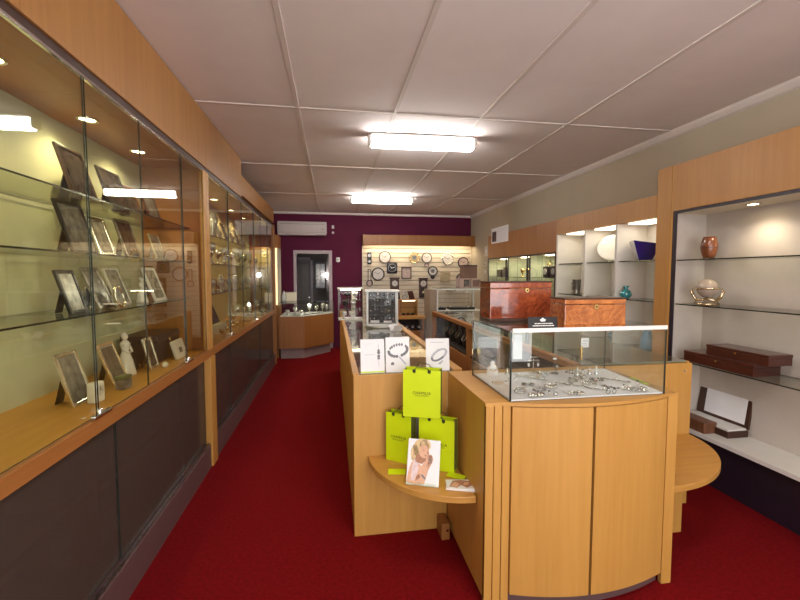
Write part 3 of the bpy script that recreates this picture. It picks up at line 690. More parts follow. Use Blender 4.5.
# white trays and cards inside the counter
for i, (y, x) in enumerate([(3.05, .34), (3.75, .34), (4.3, .34)]):
    t = thing('display_tray', 'cream slatted display tray inside the aisle counter, %s from its front' % order[i], 'tray', (x + .12, y, .78), 0, 'trays inside the aisle counter')
    b = B().box(-.17, .17, -.22, .22, 0, .015)
    for k in range(6): b.box(-.165, .165, -.21 + k * .072, -.16 + k * .072, .015, .03, .004)
    b.done('pad', CREAM, t); B().box(-.18, -.17, -.23, .23, 0, .035).box(.17, .18, -.23, .23, 0, .035).box(-.17, .17, -.23, -.22, 0, .035).box(-.17, .17, .22, .23, 0, .035).done('border', WHITE, t)
t = thing('price_ticket', 'folded white ticket lying on the counter glass by the tower showcase', 'ticket', (.66, 4.20, 1.01), R(20))
B(Matrix.Rotation(R(25), 4, 'X')).box(-.05, .05, 0, .002, 0, .07).done('front', PAPER, t); B(Matrix.Translation((0, .061, 0)) @ Matrix.Rotation(R(-28), 4, 'X')).box(-.05, .05, 0, .002, 0, .071).done('back', PAPER, t)

# ------------------------------------------------------------------ island: right counter
t = thing('display_counter', 'glass topped beech counter on the side of the island facing the alcove units', 'counter', (1.57, 2.45, 0))
RW, RL = .86, 3.95
B().box(.14, RW, 0, .025, 0, .99, .002).done('front_panel', BEECH, t)
B().cyl((.80, -.002, .94), .007, .006, 'Y', 12).done('screw_cap', CHROME, t)
B().box(RW - .022, RW, .025, RL, .012, 1.0, .002).done('side_panel', BEECH_H, t)
B().box(-.01, .05, .03, RL, .965, 1.01, .003).done('staff_rail', BEECH_DH, t)
B().pane(.05, RW - .022, .027, RL, .996, 1.004).done('glass_top', [GLASSH, EDGEL], t)
B().box(.02, RW - .03, .03, RL, .62, .64)  .done('display_deck', DARKB, t)
B().box(.36, .375, .03, RL, .64, .99).done('recess_back', DARKB, t)
for y in (.03, 1.25, 2.18, 3.88): B().box(-.005, .05, y, y + .07, .02, .966, .003).done('staff_post', BEECH_D, t)
for a, c in ((.10, 1.25), (1.32, 2.18), (2.25, 3.06), (3.07, 3.88)):
    dd = B().box(.0, .02, a + .003, c - .003, .06, .615, .002).done('staff_door', BEECH_D, t)
    B().box(-.015, 0, c - .08, c - .065, .42, .54, .004).done('handle', CHROME, dd)
B().box(.02, RW - .03, .03, RL, .0, .05).done('plinth', KICK, t)
quarter(.15, -.001, .70, .62, 1, .465, .50, 'corner_shelf', BEECH_X, t)
br = B().box(.485, .555, -.28, -.001, 0, .465, .003).done('shelf_bracket', BEECH, t)
B().cyl((.52, -.282, .36), .007, .006, 'Y', 12).done('screw_cap', CHROME, br)
GB = 'black necklace busts in the staff side recess'
for i, y in enumerate([4.88, 5.15, 5.45, 5.75, 6.05]):
    t = thing('necklace_bust', 'black velvet necklace bust in the dark staff side recess, %s from the front' % order[i], 'display bust', (1.72, y, .64), R(-80), GB)
    B().lathe([(0, 0), (.06, 0), (.055, .015), (.075, .06), (.08, .11), (.05, .16), (.028, .19), (.025, .24), (0, .245)], seg=18, sc=(1, .55, 1)).done('bust', BLACK, t)
    B(Matrix.Translation((0, -.035, .13)) @ Matrix.Rotation(R(60), 4, 'X')).ring((0, 0, 0), .045, .004).done('necklace', SILVER, t)

# ------------------------------------------------------------------ island: front showcase
KX0, KX1, KY0, KY1 = .70, 1.72, 1.81, 2.448
t = thing('front_showcase', 'bow fronted beech showcase topped by a glass jewellery case, heading the island', 'showcase', (0, 0, 0))
bow = lambda x: -.08 * (1 - ((x - 1.225) / .44) ** 2)
arc = [(x, KY0 + bow(x)) for x in [.79 + (1.66 - .79) * i / 20 for i in range(21)]]
B().poly([(KX0 + .002, KY0 + .004), (.79, KY0 + .015), (1.66, KY0 + .015), (KX1 - .03, KY0 + .004), (KX1 - .03, KY1), (KX0 + .002, KY1)], .04, .984).done('body', BEECH, t)
# top board follows the bow
top = [(KX0, KY0)] + [(x, y - .004) for x, y in arc] + [(KX1, KY0 - .004), (KX1, KY1), (KX0, KY1)]
o = B().poly(top, .984, 1.0).done('top_board', BEECH_X, t)
for i, x in enumerate((KX0, KX0 + .042, KX0 + .084)): B().box(x + .002, x + .040, KY0 - .004, KY0 + .02, .0, .984, .003).done('corner_strip', BEECH, t)
B().box(1.662, KX1 - .002, KY0 - .006, KY0 + .02, .0, .984, .004).done('corner_strip', BEECH, t)
mid = 1.206
for (xa, xb) in ((.828, mid - .007), (mid + .007, 1.658)):
    xs = [xa + (xb - xa) * i / 14 for i in range(15)]
    outl = [(x, KY0 + bow(x)) for x in xs] + [(x, KY0 + bow(x) + .02) for x in xs[::-1]]
    B().poly(outl, .06, .980).done('curved_door', BEECH, t)
xs = [.826 + .832 * i / 20 for i in range(21)]
B().poly([(x, KY0 + bow(x) + .024) for x in xs] + [(1.658, KY0 + .03), (.826, KY0 + .03)], .05, .983).done('carcass_front', DARKB, t)
B().poly([(x, KY0 + bow(x) + .03) for x in xs] + [(1.658, KY0 + .04), (.826, KY0 + .04)], 0, .05).done('plinth', KICK, t)
GX0, GX1, GX1B, GY0, GY1, GZ = .822, 1.640, 1.690, 1.812, 2.345, 1.327
B().poly([(GX0 + .004, GY0 + .004), (GX1 - .004, GY0 + .004), (GX1B - .004, GY1 - .004), (GX0 + .008, GY1 - .004)], 1.0, 1.006).done('display_pad', CLOTH, t)
wallpane(GX0, GY0, GX1, GY0, 1.0, GZ, 'front_glass', t, .010, [GLASSH, EDGE])
wallpane(GX0, GY0, GX0 + .002, GY1, 1.0, GZ, 'side_glass', t, .010, [GLASSH, EDGE])
wallpane(GX1, GY0, GX1B, GY1, 1.0, GZ, 'side_glass', t, .010, [GLASSH, EDGE])
bk = wallpane(GX0 + .002, GY1, GX1B, GY1, 1.0, GZ, 'back_glass', t, .007, [GLASSH, EDGE])
B().box(1.515, 1.525, GY1 - .02, GY1 - .004, 1.07, 1.155, .003).done('handle', GOLD, bk)
B().poly([(GX0 - .008, GY0 - .008), (GX1 + .010, GY0 - .008), (GX1B + .008, GY1 + .01), (GX0 - .006, GY1 + .01)], GZ, GZ + .010).done('glass_top', [GLASSH], t)
B().box(GX0 + .002, GX1 - .004, GY0 - .014, GY0 - .006, GZ + .0, GZ + .020, .002).done('front_trim', WHITE, t)
ZT = GZ + .011
# burl boxes on top
def burl_box(label, x0, x1, y0, y1, h, lid, m, edge):
    t = thing('jewellery_chest', label, 'box', ((x0 + x1) / 2, y0, ZT), 0, 'lacquered chests on the showcase')
    w = (x1 - x0) / 2; d = y1 - y0
    B().box(-w, w, 0, d, .016, h - lid - .002, .004).done('body', m, t)
    B().box(-w - .003, w + .003, -.003, d + .003, 0, .016, .004).done('plinth', edge, t)
    l = B().box(-w, w, 0, d, h - lid, h - .006, .004).done('lid', m, t)
    B().box(-w - .003, w + .003, -.003, d + .003, h - .006, h, .002).done('lid_edge', DARKWOOD, l)
    e = B().cyl((w * .18 if lid > .03 else 0, -.003, h - lid - .012), .0125, .006, 'Y', 24).done('keyhole_plate', GOLD, t)
    B().cyl((w * .18 if lid > .03 else 0, -.0065, h - lid - .012), .004, .003, 'Y', 12).done('keyhole', BLACK, e)
    return t
burl_box('large red brown lacquered burl chest on the back of the glass showcase', .850, 1.210, 2.15, 2.31, .222, .038, BURL, DARKWOOD)
burl_box('smaller orange burl chest with brass keyhole at the front of the glass showcase', 1.098, 1.422, 1.825, 1.965, .146, .030, BURL_O, BURL_O)
t = thing('counter_sign', 'small black sign with white crest and two lines in front of the burl chests', 'sign', (.985, 1.815, ZT), 0)
M = Matrix.Rotation(-R(12), 4, 'X')
M = M @ Matrix.Diagonal((1.07, 1, 1.28, 1))
B(M).box(-.070, .070, 0, .004, 0, .047, .002).done('plate', BLACK, t)
B(M).box(-.068, .068, .004, .018, 0, .004, .001).done('foot', BLACK, t)
b = B(M)
b.poly([(-.015, .036), (-.008, .030), (.008, .030), (.015, .036), (.009, .0385), (0, .044), (-.009, .0385)], 0, .0008, Matrix.Translation((0, 0, 0)) @ FRONT)
b.done('crest', WHITE, t)
b = B(M)
def dashes(y, x, hh, xe):
    while x < xe:
        w = random.choice((.003, .005, .007, .009)); w = min(w, xe - x)
        b.poly([(x, y), (x + w, y), (x + w, y + hh), (x, y + hh)], 0, .0006, FRONT); x += w + .0018
dashes(.0205, -.040, .0035, .045); dashes(.0125, -.050, .0035, .052)
b.done('small_lettering', WHITE, t)

# ------------------------------------------------------------------ jewellery inside the glass case
ZP = 1.006
GJ = 'jewellery on the white pad of the glass case'
def beads(pts, r, b=None):
    b = b or B()
    for i, p in enumerate(pts): b.ball(p, r * (1 + .25 * ((i * 7) % 3 - 1)), seg=6)
    return b
def circ(rx, ry, z, n, a0=0, a1=2 * PI): return [(rx * math.cos(a0 + (a1 - a0) * i / n), ry * math.sin(a0 + (a1 - a0) * i / n), z) for i in range(n)]
def bracelet(label, x, y, rx, ry, rot, m, r=.0035, n=26):
    t = thing('bracelet', label, 'bracelet', (x, y, ZP), R(rot), GJ)
    rx *= 1.15; ry *= 1.15; r *= 1.15
    B().tube(circ(rx, ry, r, n), r * .6, 6, True).done('chain', m, t)
    beads(circ(rx, ry, r * 1.25, n)[::2], r * 1.25).done('charms', PEWTER if m is SILVER else SILVER, t)
def ring_(label, x, y, m, gem, rot=0, r=.010):
    t = thing('finger_ring', label, 'ring', (x, y, ZP), R(rot), GJ)
    B().ring((0, 0, r + .0018), r, .0018, 'Y', 20).done('band', m, t)
    B().ball((0, 0, 2 * r + .006), .006, (1, 1, .7), 8).done('gem', gem, t)
def chain(label, p0, p1, m, r=.003, name='bracelet', cat='bracelet', wig=.006):
    n = 30
    t = thing(name, label, cat, (p0[0], p0[1], ZP), 0, GJ)
    dx, dy = p1[0] - p0[0], p1[1] - p0[1]
    L = math.hypot(dx, dy)
    pts = [(dx * i / n - dy / L * wig * math.sin(i * .5), dy * i / n + dx / L * wig * math.sin(i * .5), r * 1.2) for i in range(n + 1)]
    B().tube(pts, r * .7, 6).done('chain', m, t); beads(pts[::2], r * 1.2).done('links', SILVER if m is not SILVER else PEWTER, t)
chain('long dark link bracelet lying near the back of the glass case', (1.05, 2.253), (1.176, 2.117), PEWTER, .006, wig=0.)
chain('long silver charm bracelet stretched across the middle of the pad', (1.19, 2.06), (1.375, 1.87), PEWTER, .005)
chain('short silver chain lying right of the long charm bracelet', (1.40, 1.96), (1.46, 1.90), SILVER, .004, 'necklace', 'necklace')
bracelet('oval silver bracelet at the front left corner of the pad', .935, 1.94, .022, .042, -35, PEWTER, .005)
bracelet('dark beaded bracelet at the front edge of the pad', .975, 1.852, .034, .012, 8, PEWTER, .006)
bracelet('thin looped chain bracelet left of the middle of the pad', 1.04, 1.945, .032, .020, 20, SILVER)
bracelet('silver hoop bracelet under the clear cone stand', 1.374, 2.03, .035, .022, 15, PEWTER, .004)
bracelet('silver hoop bracelet beside the crystal stands', 1.457, 2.085, .03, .024, -10, SILVER, .004)
bracelet('fine chain bracelet at the back right of the pad', 1.423, 2.275, .035, .026, 30, SILVER)
bracelet('small charm bracelet at the front, left of the two dark beads', 1.185, 1.852, .032, .014, -6, PEWTER, .005)
bracelet('charm bracelet cluster nearest the right hand glass', 1.53, 1.87, .045, .024, -25, PEWTER, .006)
bracelet('gold chain bracelet coiled beside the white bust', .885, 2.11, .028, .018, 10, GOLD)
ring_('ring with dark stone right of the silver chains', 1.462, 1.872, SILVER, STONE, 20, .012)
ring_('left ring of the pair with dark square stones at the front of the pad', 1.346, 1.832, PEWTER, STONE, 0, .011)
ring_('right ring of the pair with dark square stones at the front of the pad', 1.378, 1.830, PEWTER, STONE, 10, .011)
ring_('silver ring with white stone in the middle of the pad', 1.313, 1.935, SILVER, CRYST, 40)
ring_('silver ring with pearl at the right of the pad', 1.547, 2.035, SILVER, CERAM, -20)
ring_('silver ring with small white stone in front of the gold coil', .906, 2.055, SILVER, CRYST, 15)
ring_('silver ring with white stone behind the oval bracelet', .955, 2.13, SILVER, CRYST, 60)
ring_('silver ring with white stone left of the thin looped chain', .992, 2.122, SILVER, CRYST, -30)
ring_('silver ring with grey stone between the pendant and the hoop bracelets', 1.40, 2.11, SILVER, INKL, 0)
def watch(label, x, y, rot, L=.17):
    t = thing('wristwatch', label, 'watch', (x, y, ZP), R(rot), GJ)
    B().box(-L / 2, -.018, -.008, .008, 0, .004, .001).box(.018, L / 2, -.008, .008, 0, .004, .001).done('strap', PEWTER, t)
    B().cyl((0, 0, .004), .018, .008, 'Z', 20).done('case', SILVER, t); B().cyl((0, 0, .0085), .014, .002, 'Z', 20).done('dial', DIAL, t)
watch('silver wristwatch laid out left of the clear cone stand', 1.30, 2.085, 62)
watch('silver wristwatch laid out right of the clear cone stand', 1.425, 2.185, 60)
watch('slim wristwatch behind the long silver charm bracelet', 1.36, 2.13, 58, .14)
def cone(label, x, y, h, r, m, topped=None):
    t = thing('ring_cone', label, 'display stand', (x, y, ZP), 0, GJ)
    B().lathe([(0, 0), (r, 0), (r, .004), (r * .55, h * .35), (r * .25, h * .75), (0, h)], seg=16).done('cone', m, t)
    B().ring((0, 0, h * .45), r * .5, .003).done('ring', topped or SILVER, t)
cone('clear cone shaped ring stand at the back of the pad', 1.411, 2.20, .055, .018, CRYST)
cone('left one of the two crystal stands at the back of the pad', 1.500, 2.215, .05, .016, CRYST, GOLD)
cone('right one of the two crystal stands at the back of the pad', 1.542, 2.21, .058, .013, CRYST)
cone('small clear ring stand left of the earring tree', 1.02, 2.295, .045, .015, CRYST)
ring_('silver ring with dark stone near the left edge of the pad, behind the bust', .95, 2.325, SILVER, STONE, 10)
ring_('silver ring with grey stone at the front left, between the two nearest bracelets', 1.035, 1.842, SILVER, STONE, 70)
ring_('gold ring with dark stone in front of the earring tree', 1.165, 2.20, GOLD, STONE, 20)
ring_('silver ring with dark stone at the back right, before the fine chain bracelet', 1.47, 2.235, SILVER, STONE, -40)
ring_('silver ring with copper stone between the wristwatches and the short chain', 1.385, 1.985, SILVER, COPPER, 30)
ring_('silver ring with dark stone by the right hand glass, behind the charm cluster', 1.60, 1.945, SILVER, STONE, 0)
bracelet('heavy dark charm bracelet in the middle of the pad, left of the white stone ring', 1.125, 1.985, .026, .02, 30, PEWTER, .006)
bracelet('narrow silver bracelet behind the thin looped chain', 1.03, 2.05, .028, .016, -15, SILVER, .004)
bracelet('dark bracelet at the back left, beside the ring tower', 1.245, 2.275, .026, .018, 0, PEWTER, .005)
chain('dark straight necklace laid across the right of the pad', (1.50, 2.12), (1.60, 2.0), PEWTER, .004, 'necklace', 'necklace')
t = thing('neck_bust', 'small white neck bust at the back left of the glass case', 'display bust', (.925, 2.29, ZP), R(-10), GJ)
B().lathe([(0, 0), (.03, 0), (.034, .02), (.03, .045), (.015, .062), (.012, .08), (0, .085)], seg=16, sc=(1, .6, 1)).done('bust', CLOTH, t)
B(Matrix.Translation((0, -.018, .05)) @ Matrix.Rotation(R(55), 4, 'X')).ring((0, 0, 0), .022, .002).done('necklace', GOLD, t)
t = thing('earring_tree', 'thin silver earring tree with two white drops at the back of the pad', 'display stand', (1.19, 2.305, ZP), 0, GJ)
B().cyl((0, 0, .003), .025, .006, 'Z', 20).cyl((0, 0, .05), .002, .095, 'Z', 8).box(-.035, .035, -.002, .002, .075, .079).box(-.025, .025, -.002, .002, .093, .097).done('stand', SILVER, t)
for s in (-1, 1):
    e = B().ring((s * .03, 0, .066), .008, .0012, 'Y', 14).done('earring', SILVER, t); B().ball((s * .03, 0, .048), .007, (1, 1, 1.7), 10).done('drop', CERAM, e)
t = thing('ring_tower', 'tall curled silver ring holder in the middle of the glass case', 'display stand', (1.306, 2.265, ZP), 0, GJ)
B().cyl((0, 0, .003), .022, .006, 'Z', 18).tube([(0, 0, .004), (.012, 0, .025), (-.01, 0, .05), (.012, 0, .07), (-.004, 0, .088)], .004, 8).done('stand', PEWTER, t)
B().box(-.012, .01, -.003, .003, .085, .096, .002).done('card', PAPER, t); B().ball((.012, -.004, .045), .008).done('gem', CRYST, t)
t = thing('crystal_swan', 'tiny clear crystal swan behind the long charm bracelet', 'ornament', (1.215, 2.205, ZP), 0, GJ)
B().ball((0, 0, .010), .012, (1.4, .8, .8), 10).done('body', CRYST, t); B().tube([(-.012, 0, .012), (-.02, 0, .022), (-.016, 0, .032), (-.022, 0, .034)], [.004, .003, .003, .001], 8).done('neck', CRYST, t)
t = thing('crystal_swan', 'tiny clear crystal swan at the front, right of the dark beaded bracelet', 'ornament', (1.075, 1.850, ZP), R(40), GJ)
B().ball((0, 0, .010), .012, (1.2, .9, .8), 10).done('body', CRYST, t); B().tube([(-.012, 0, .012), (-.02, 0, .022), (-.016, 0, .032), (-.022, 0, .034)], [.004, .003, .003, .001], 8).done('neck', CRYST, t)
t = thing('pendant', 'small pendant on a folded chain beside the hoop bracelets', 'pendant', (1.425, 1.985, ZP), 0, GJ)
B().tube(circ(.014, .02, .002, 16), .0012, 6, True).done('chain', SILVER, t); B().ball((0, -.026, .004), .006, (1, 1, .6), 8).done('drop', COPPER, t)
t = thing('price_card', 'white price card hung inside the front glass at the upper left', 'card', (.862, 1.826, 1.198)); B().box(-.023, .023, 0, .002, 0, .118).done('card', mat('grey card', (.52, .52, .53), .6), t); B().box(-.015, .015, -.0006, 0, .09, .094).box(-.015, .008, -.0006, 0, .075, .078).done('small_print', INKL, t)
t = thing('price_tag', 'small square white tag stuck on the back glass of the jewellery case', 'tag', (1.545, 2.335, 1.145)); B().box(-.026, .026, 0, .002, 0, .058).done('card', PAPER, t); B().box(-.018, .018, -.0006, 0, .038, .043).box(-.018, .01, -.0006, 0, .022, .026).box(-.018, .014, -.0006, 0, .012, .015).done('small_print', INKL, t)
t = thing('lime_folder', 'lime green card lying on the ledge beside the right end of the glass case', 'card', (1.69, 2.05, 1.0), R(82)); B().box(-.07, .07, -.018, .010, 0, .003).done('card', LIME, t); B(Matrix.Rotation(R(4), 4, 'X')).box(-.07, .07, -.016, .010, .0035, .0055).done('flap', LIME, t)

# ------------------------------------------------------------------ leaflets on the counter front
GLf = 'jewellery leaflets on the counter front'
def leaflet(label, x, w, h, yaw, draw, holder_h):
    t = thing('leaflet', label, 'leaflet', (x, 2.49, .996), R(yaw), GLf)
    M = Matrix.Rotation(-R(9), 4, 'X')
    B(M).box(-w / 2, w / 2, 0, .002, .002, h).done('sheet', PAPER, t)
    draw(t, M, w, h)
    return t
def draw_drop(t, M, w, h):
    b = B(M)
    X = w * .26
    for k in range(34): b.poly([(X - .0012, h * (.18 + .02 * k)), (X + .0012, h * (.18 + .02 * k)), (X + .0012, h * (.18 + .02 * k) + .0025), (X - .0012, h * (.18 + .02 * k) + .0025)], 0, .0005, FRONT)
    for z, r in ((.66, .008), (.60, .010), (.50, .009), (.44, .008)): b.cyl((X, -.0004, h * z), r, .001, 'Y', 10)
    for z in (.40, .58): b.box(X - .008, X + .008, -.001, 0, h * z, h * z + .006)
    b.done('pendant_print', INKG, t)
    b = B(M).box(-w * .36, w * .10, -.0006, 0, h * .54, h * .55).box(-w * .36, w * .05, -.0006, 0, h * .86, h * .864)
    b.done('small_print', INKL, t)
    B(M).box(-w / 2, w / 2, -.0006, 0, .004, .012).done('lime_band', LIME, t)
def draw_bracelet(t, M, w, h):
    b = B(M)
    for k in range(22):
        a = 2 * PI * k / 22; rr = .0095 if math.sin(a) < .3 else .0070
        x, z = w * (.02 + .39 * math.cos(a)), h * (.62 + .165 * math.sin(a)) + w * .05 * math.cos(a)
        if k % 7 != 3: b.cyl((x, -.0005, z), rr, .001, 'Y', 8); b.box(x - .003, x + .004, -.0012, 0, z - .009, z + .009)
    b.done('bracelet_print', INKG, t)
    b = B(M).cyl((-w * .22, -.0005, h * .25), .010, .001, 'Y', 9).box(-w * .22 - .010, -w * .22 + .009, -.0012, 0, h * .21, h * .27)
    b.done('charm_print', INKG, t)
    B(M).poly([(w * .02, h * .45), (w * .10, h * .44), (w * .38, h * .22), (w * .30, h * .22)], 0, .0006, FRONT).done('ribbon_print', INKL, t)
def draw_bangle(t, M, w, h):
    def band(r0, r1, a0, a1, m, nm, th):
        n = 26
        o = [(w * (.06 + r0 * math.cos(a0 + (a1 - a0) * i / n)), h * (.49 + r0 * .50 * math.sin(a0 + (a1 - a0) * i / n)) + w * .14 * math.cos(a0 + (a1 - a0) * i / n)) for i in range(n + 1)]
        p = [(w * (.06 + r1 * math.cos(a0 + (a1 - a0) * i / n)), h * (.49 + r1 * .42 * math.sin(a0 + (a1 - a0) * i / n)) + w * .14 * math.cos(a0 + (a1 - a0) * i / n)) for i in range(n + 1)]
        b = B(M)
        for i in range(n): b.poly([o[i], o[i + 1], p[i + 1], p[i]], 0, th, FRONT)
        b.done(nm, m, t)
    band(.36, .26, 0, 2 * PI, INKL, 'bangle_print', .0006)
    band(.35, .27, PI * .95, PI * 1.7, INKG, 'bangle_shade_print', .0010)
    B(M).cyl((w * .02, -.0006, h * .655), .005, .001, 'Y', 8).box(-w * .3, w * .3, -.0006, 0, h * .87, h * .885).done('small_print', INKL, t)
    B(M).poly([(0, h * .22), (w * .10, h * .19), (w * .24, h * .30), (w * .20, h * .33)], 0, .0006, FRONT).done('ribbon_print', INKL, t)
leaflet('white leaflet with a hanging pendant picture standing first on the counter front by the aisle', .240, .147, .207, 2, draw_drop, .2)
leaflet('white leaflet with a charm bracelet picture standing beside the pendant leaflet', .395, .148, .216, -1, draw_bracelet, .2)
leaflet('white leaflet with a bangle picture standing alone by the glass showcase', .648, .148, .202, -4, draw_bangle, .3)
t = thing('acrylic_holder', 'clear acrylic sign holder standing behind the bangle leaflet', 'holder', (.632, 2.56, 1.0), R(-4))
M = Matrix.Rotation(-R(7), 4, 'X')
B(M).pane(-.078, .078, 0, .003, 0, .32).done('back_sheet', [GLASSA, PLAST], t)
B().pane(-.078, .078, -.03, .06, 0, .003).done('foot', [GLASST, PLAST], t)

# ------------------------------------------------------------------ lime gift bags
GBg = 'lime gift bags on the quarter round shelf'
def bag(label, x, y, z, rotz, w, h, d, text, tx=0.):
    t = thing('gift_bag', label, 'gift bag', (x, y, z), rotz, GBg)
    th = .0015
    b = B().box(-w / 2, w / 2, 0, th, 0, h).box(-w / 2, w / 2, d - th, d, 0, h).box(-w / 2, w / 2, 0, d, 0, th)
    b.box(-w / 2 + .001, w / 2 - .001, -.0008, 0, h * .235, h * .24)
    b.done('paper_body', LIME, t)
    for s in (-1, 1):
        g = B()
        x0 = s * (w / 2 - .001)
        P = [(x0 - .0005, .0016), (x0 + .0005, .0016), (x0 + .0005 - s * .012, d / 2), (x0 + .0005, d - .0016), (x0 - .0005, d - .0016), (x0 - .0005 - s * .012, d / 2)]
        g.poly(P if s > 0 else P[::-1], .002, h - .001)
        g.done('side_gusset', LIME_D, t)
    for yy, nm in ((-.0012, 'front_handle'), (d + .0012, 'back_handle')):
        b = B()
        lift = .045 if yy > 0 else .028
        b.tube([(-w * .2, yy, h - .02), (-w * .2, yy, h + .0), (-w * .13, yy + .01, h + lift * .5), (0, yy + .014, h + lift * .4), (w * .13, yy + .01, h + lift * .3), (w * .2, yy, h), (w * .2, yy, h - .02)], .0022, 6)
        for s in (-1, 1): b.box(s * w * .2 - .009, s * w * .2 + .009, yy - .0008, yy + .0008, h - .016, h + .002, .0005)
        b.done('ribbon_handle', INK, t)
    lettering(text, .0225, Matrix.Translation((tx, -.0012, h * .49)) @ FRONT, INK, t, 'lettering', .92, 1.12)
    lettering('PERSONAL EXPRESSION', .0068, Matrix.Translation((tx, -.0012, h * .452)) @ FRONT, INK, t, 'small_lettering', .9, 1.2)
    return t
SZ = .5005
bag('upright lime gift bag stacked on top of the two other lime bags', .488, 2.235, .795, R(-21), .212, .270, .080, 'CHAMILIA')
bag('lime gift bag turned towards the aisle on the curved end of the shelf', .372, 2.335, SZ, R(-38), .166, .290, .062, 'CHAMILIA')
bag('lime gift bag standing against the showcase side behind the photo card', .566, 2.205, SZ, R(-33), .208, .293, .062, 'CHAMILIA', .012)
tag(place(B().box(-.05, .045, 0, .06, 0, .2935, .004).done('riser_block', mat('grey riser', (.35, .33, .31), .5)), (.512, 2.382, SZ)), 'grey riser block between the lime gift bags', 'riser')
# photo card with portrait
t = thing('photo_card', 'white portrait card of a blonde woman leaning in front of the lime bags', 'photo card', (.452, 2.050, SZ), R(-22))
M = Matrix.Rotation(-R(20), 4, 'X')
W_, H_ = .172, .228
B(M).box(-W_ / 2, W_ / 2, 0, .003, 0, H_).done('card', PAPER, t)
def art(name, m, polys, th):
    b = B(M)
    for p in polys: b.poly([((x * 1.08 - .04) * W_ - W_ / 2, (y * 1.04 - .02) * H_) for x, y in p], 0, th, FRONT)
    b.done(name, m, t)
def ell(cx, cy, rx, ry, rot=0, n=20):
    c, s = math.cos(R(rot)), math.sin(R(rot))
    return [(cx + rx * math.cos(a) * c - ry * math.sin(a) * s, cy + rx * math.cos(a) * s + ry * math.sin(a) * c) for a in [2 * PI * i / n for i in range(n)]]
art('hair_print', HAIR, [ell(.40, .80, .24, .19, 20), ell(.24, .66, .12, .19, 5), ell(.53, .86, .16, .12)], .0006)
art('shoulder_print', SKIN, [[(.04, .06), (.30, .02), (.55, .05), (.62, .25), (.70, .50), (.62, .62), (.45, .42), (.30, .52), (.16, .48), (.08, .28)]], .0009)
art('cloth_print', ROSE, [[(.16, .12), (.26, .10), (.38, .36), (.34, .52), (.22, .55), (.17, .35)]], .0012)
art('neck_shade_print', SKIN_D, [[(.26, .50), (.46, .46), (.62, .58), (.42, .66), (.28, .64)]], .0012)
art('arm_shade_print', SKIN_D, [[(.30, .10), (.44, .18), (.40, .26), (.32, .20)]], .0012)
art('face_print', SKIN, [ell(.50, .72, .15, .135, -25), [(.58, .76), (.66, .68), (.60, .66)]], .0016)
art('hand_print', SKIN, [ell(.66, .56, .12, .09, 60), [(.60, .60), (.66, .66), (.74, .66), (.78, .56), (.72, .50)], [(.44, .22), (.54, .16), (.76, .52), (.66, .56)]], .0020)
art('features_print', SKIN_D, [ell(.49, .75, .030, .010, -30), ell(.61, .715, .020, .008, -30), ell(.55, .645, .034, .012, -25), ell(.73, .50, .035, .010, 40)], .0024)
art('bracelet_print', INKG, [ell(.52, .20, .085, .022, -35)], .0026)
art('bracelet_print', INKG, [ell(.70, .545, .06, .014, -50)], .0026)
B(M).box(-W_ / 2, W_ / 2, -.014, .0, 0, .004).box(-W_ / 2, W_ * .42, -.014, -.012, 0, .014).done('stand_lip', [GLASS], t)
t = thing('card_stack', 'small stack of white cards printed with a brown portrait at the shelf front', 'card stack', (.648, 2.012, SZ), R(-14))
for k in range(4): B(Matrix.Rotation(R(3 * k - 4), 4, 'Z')).box(-.075, .075, -.048, .048, .003 * k, .003 * k + .0025).done('card', PAPER, t)
b = B(Matrix.Translation((0, 0, .012))).poly([(-.06, -.03), (-.02, -.04), (.0, -.01), (.03, -.035), (.06, -.01), (.05, .03), (.0, .04), (-.04, .03)], 0, .0006); b.done('portrait_print', SKIN_D, t)
B(Matrix.Translation((0, 0, .0128))).poly([(-.055, -.028), (-.02, -.035), (-.005, 0), (-.03, .02)], 0, .0005).poly([(.012, -.012), (.035, -.008), (.045, .018), (.02, .02)], 0, .0005).done('skin_print', SKIN, t)
t = thing('lime_card', 'lime green card lying flat at the aisle side of the shelf', 'card', (.345, 2.215, SZ), R(-10)); B().box(-.048, .048, -.025, .025, 0, .002).done('card', LIME, t); B(Matrix.Rotation(R(5), 4, 'X')).box(-.048, .048, -.025, .026, .0035, .005).done('flap', LIME, t)
t = thing('lime_card', 'lime green card lying between the right bag and the card stack', 'card', (.655, 2.115, SZ), R(-40)); B().box(-.05, .05, -.022, .022, 0, .002).done('card', LIME, t); B(Matrix.Rotation(R(5), 4, 'X')).box(-.05, .05, -.022, .024, .0035, .005).done('flap', LIME, t)

# ------------------------------------------------------------------ showcases standing on the counters
t = thing('tower_showcase', 'revolving grey metal tower showcase with dark shelves on the aisle counter', 'showcase', (.56, 4.72, .999), R(-5))
B().cyl((0, 0, .01), .19, .02, 'Z', 36).done('turntable', ALU, t)
b = B()
for sx in (-1, 1):
    for sy in (-1, 1): b.box(sx * .165 - .012, sx * .165 + .012, sy * .145 - .012, sy * .145 + .012, .022, .40, .002)
b.box(-.177, .177, -.157, .157, .022, .045, .002); b.done('metal_frame', ALU, t)
B().box(-.195, .195, -.175, .175, .40, .42, .004).done('top_slab', ALU, t)
B().box(-.155, .155, .02, .03, .045, .40).done('dark_panel', mat('dark grey felt', (.13, .12, .135), .9, var=.3), t)
for z in (.15, .25, .33): B().pane(-.155, .155, -.13, .02, z, z + .004).done('glass_shelf', [GLASSH, EDGEL], t)
B().pane(-.153, .153, -.150, -.145, .045, .40).done('glass_door', [GLASST, EDGEL], t)
b = B()
random.seed(3)
for r_, z in enumerate((.09, .19, .29, .36)):
    for k in range(7): b.ball((-.13 + .043 * k + random.uniform(-.008, .008), .012, z + random.uniform(-.015, .015)), .007, (1, .6, 1.5), 6)
b.done('hanging_earrings', SILVER, t)
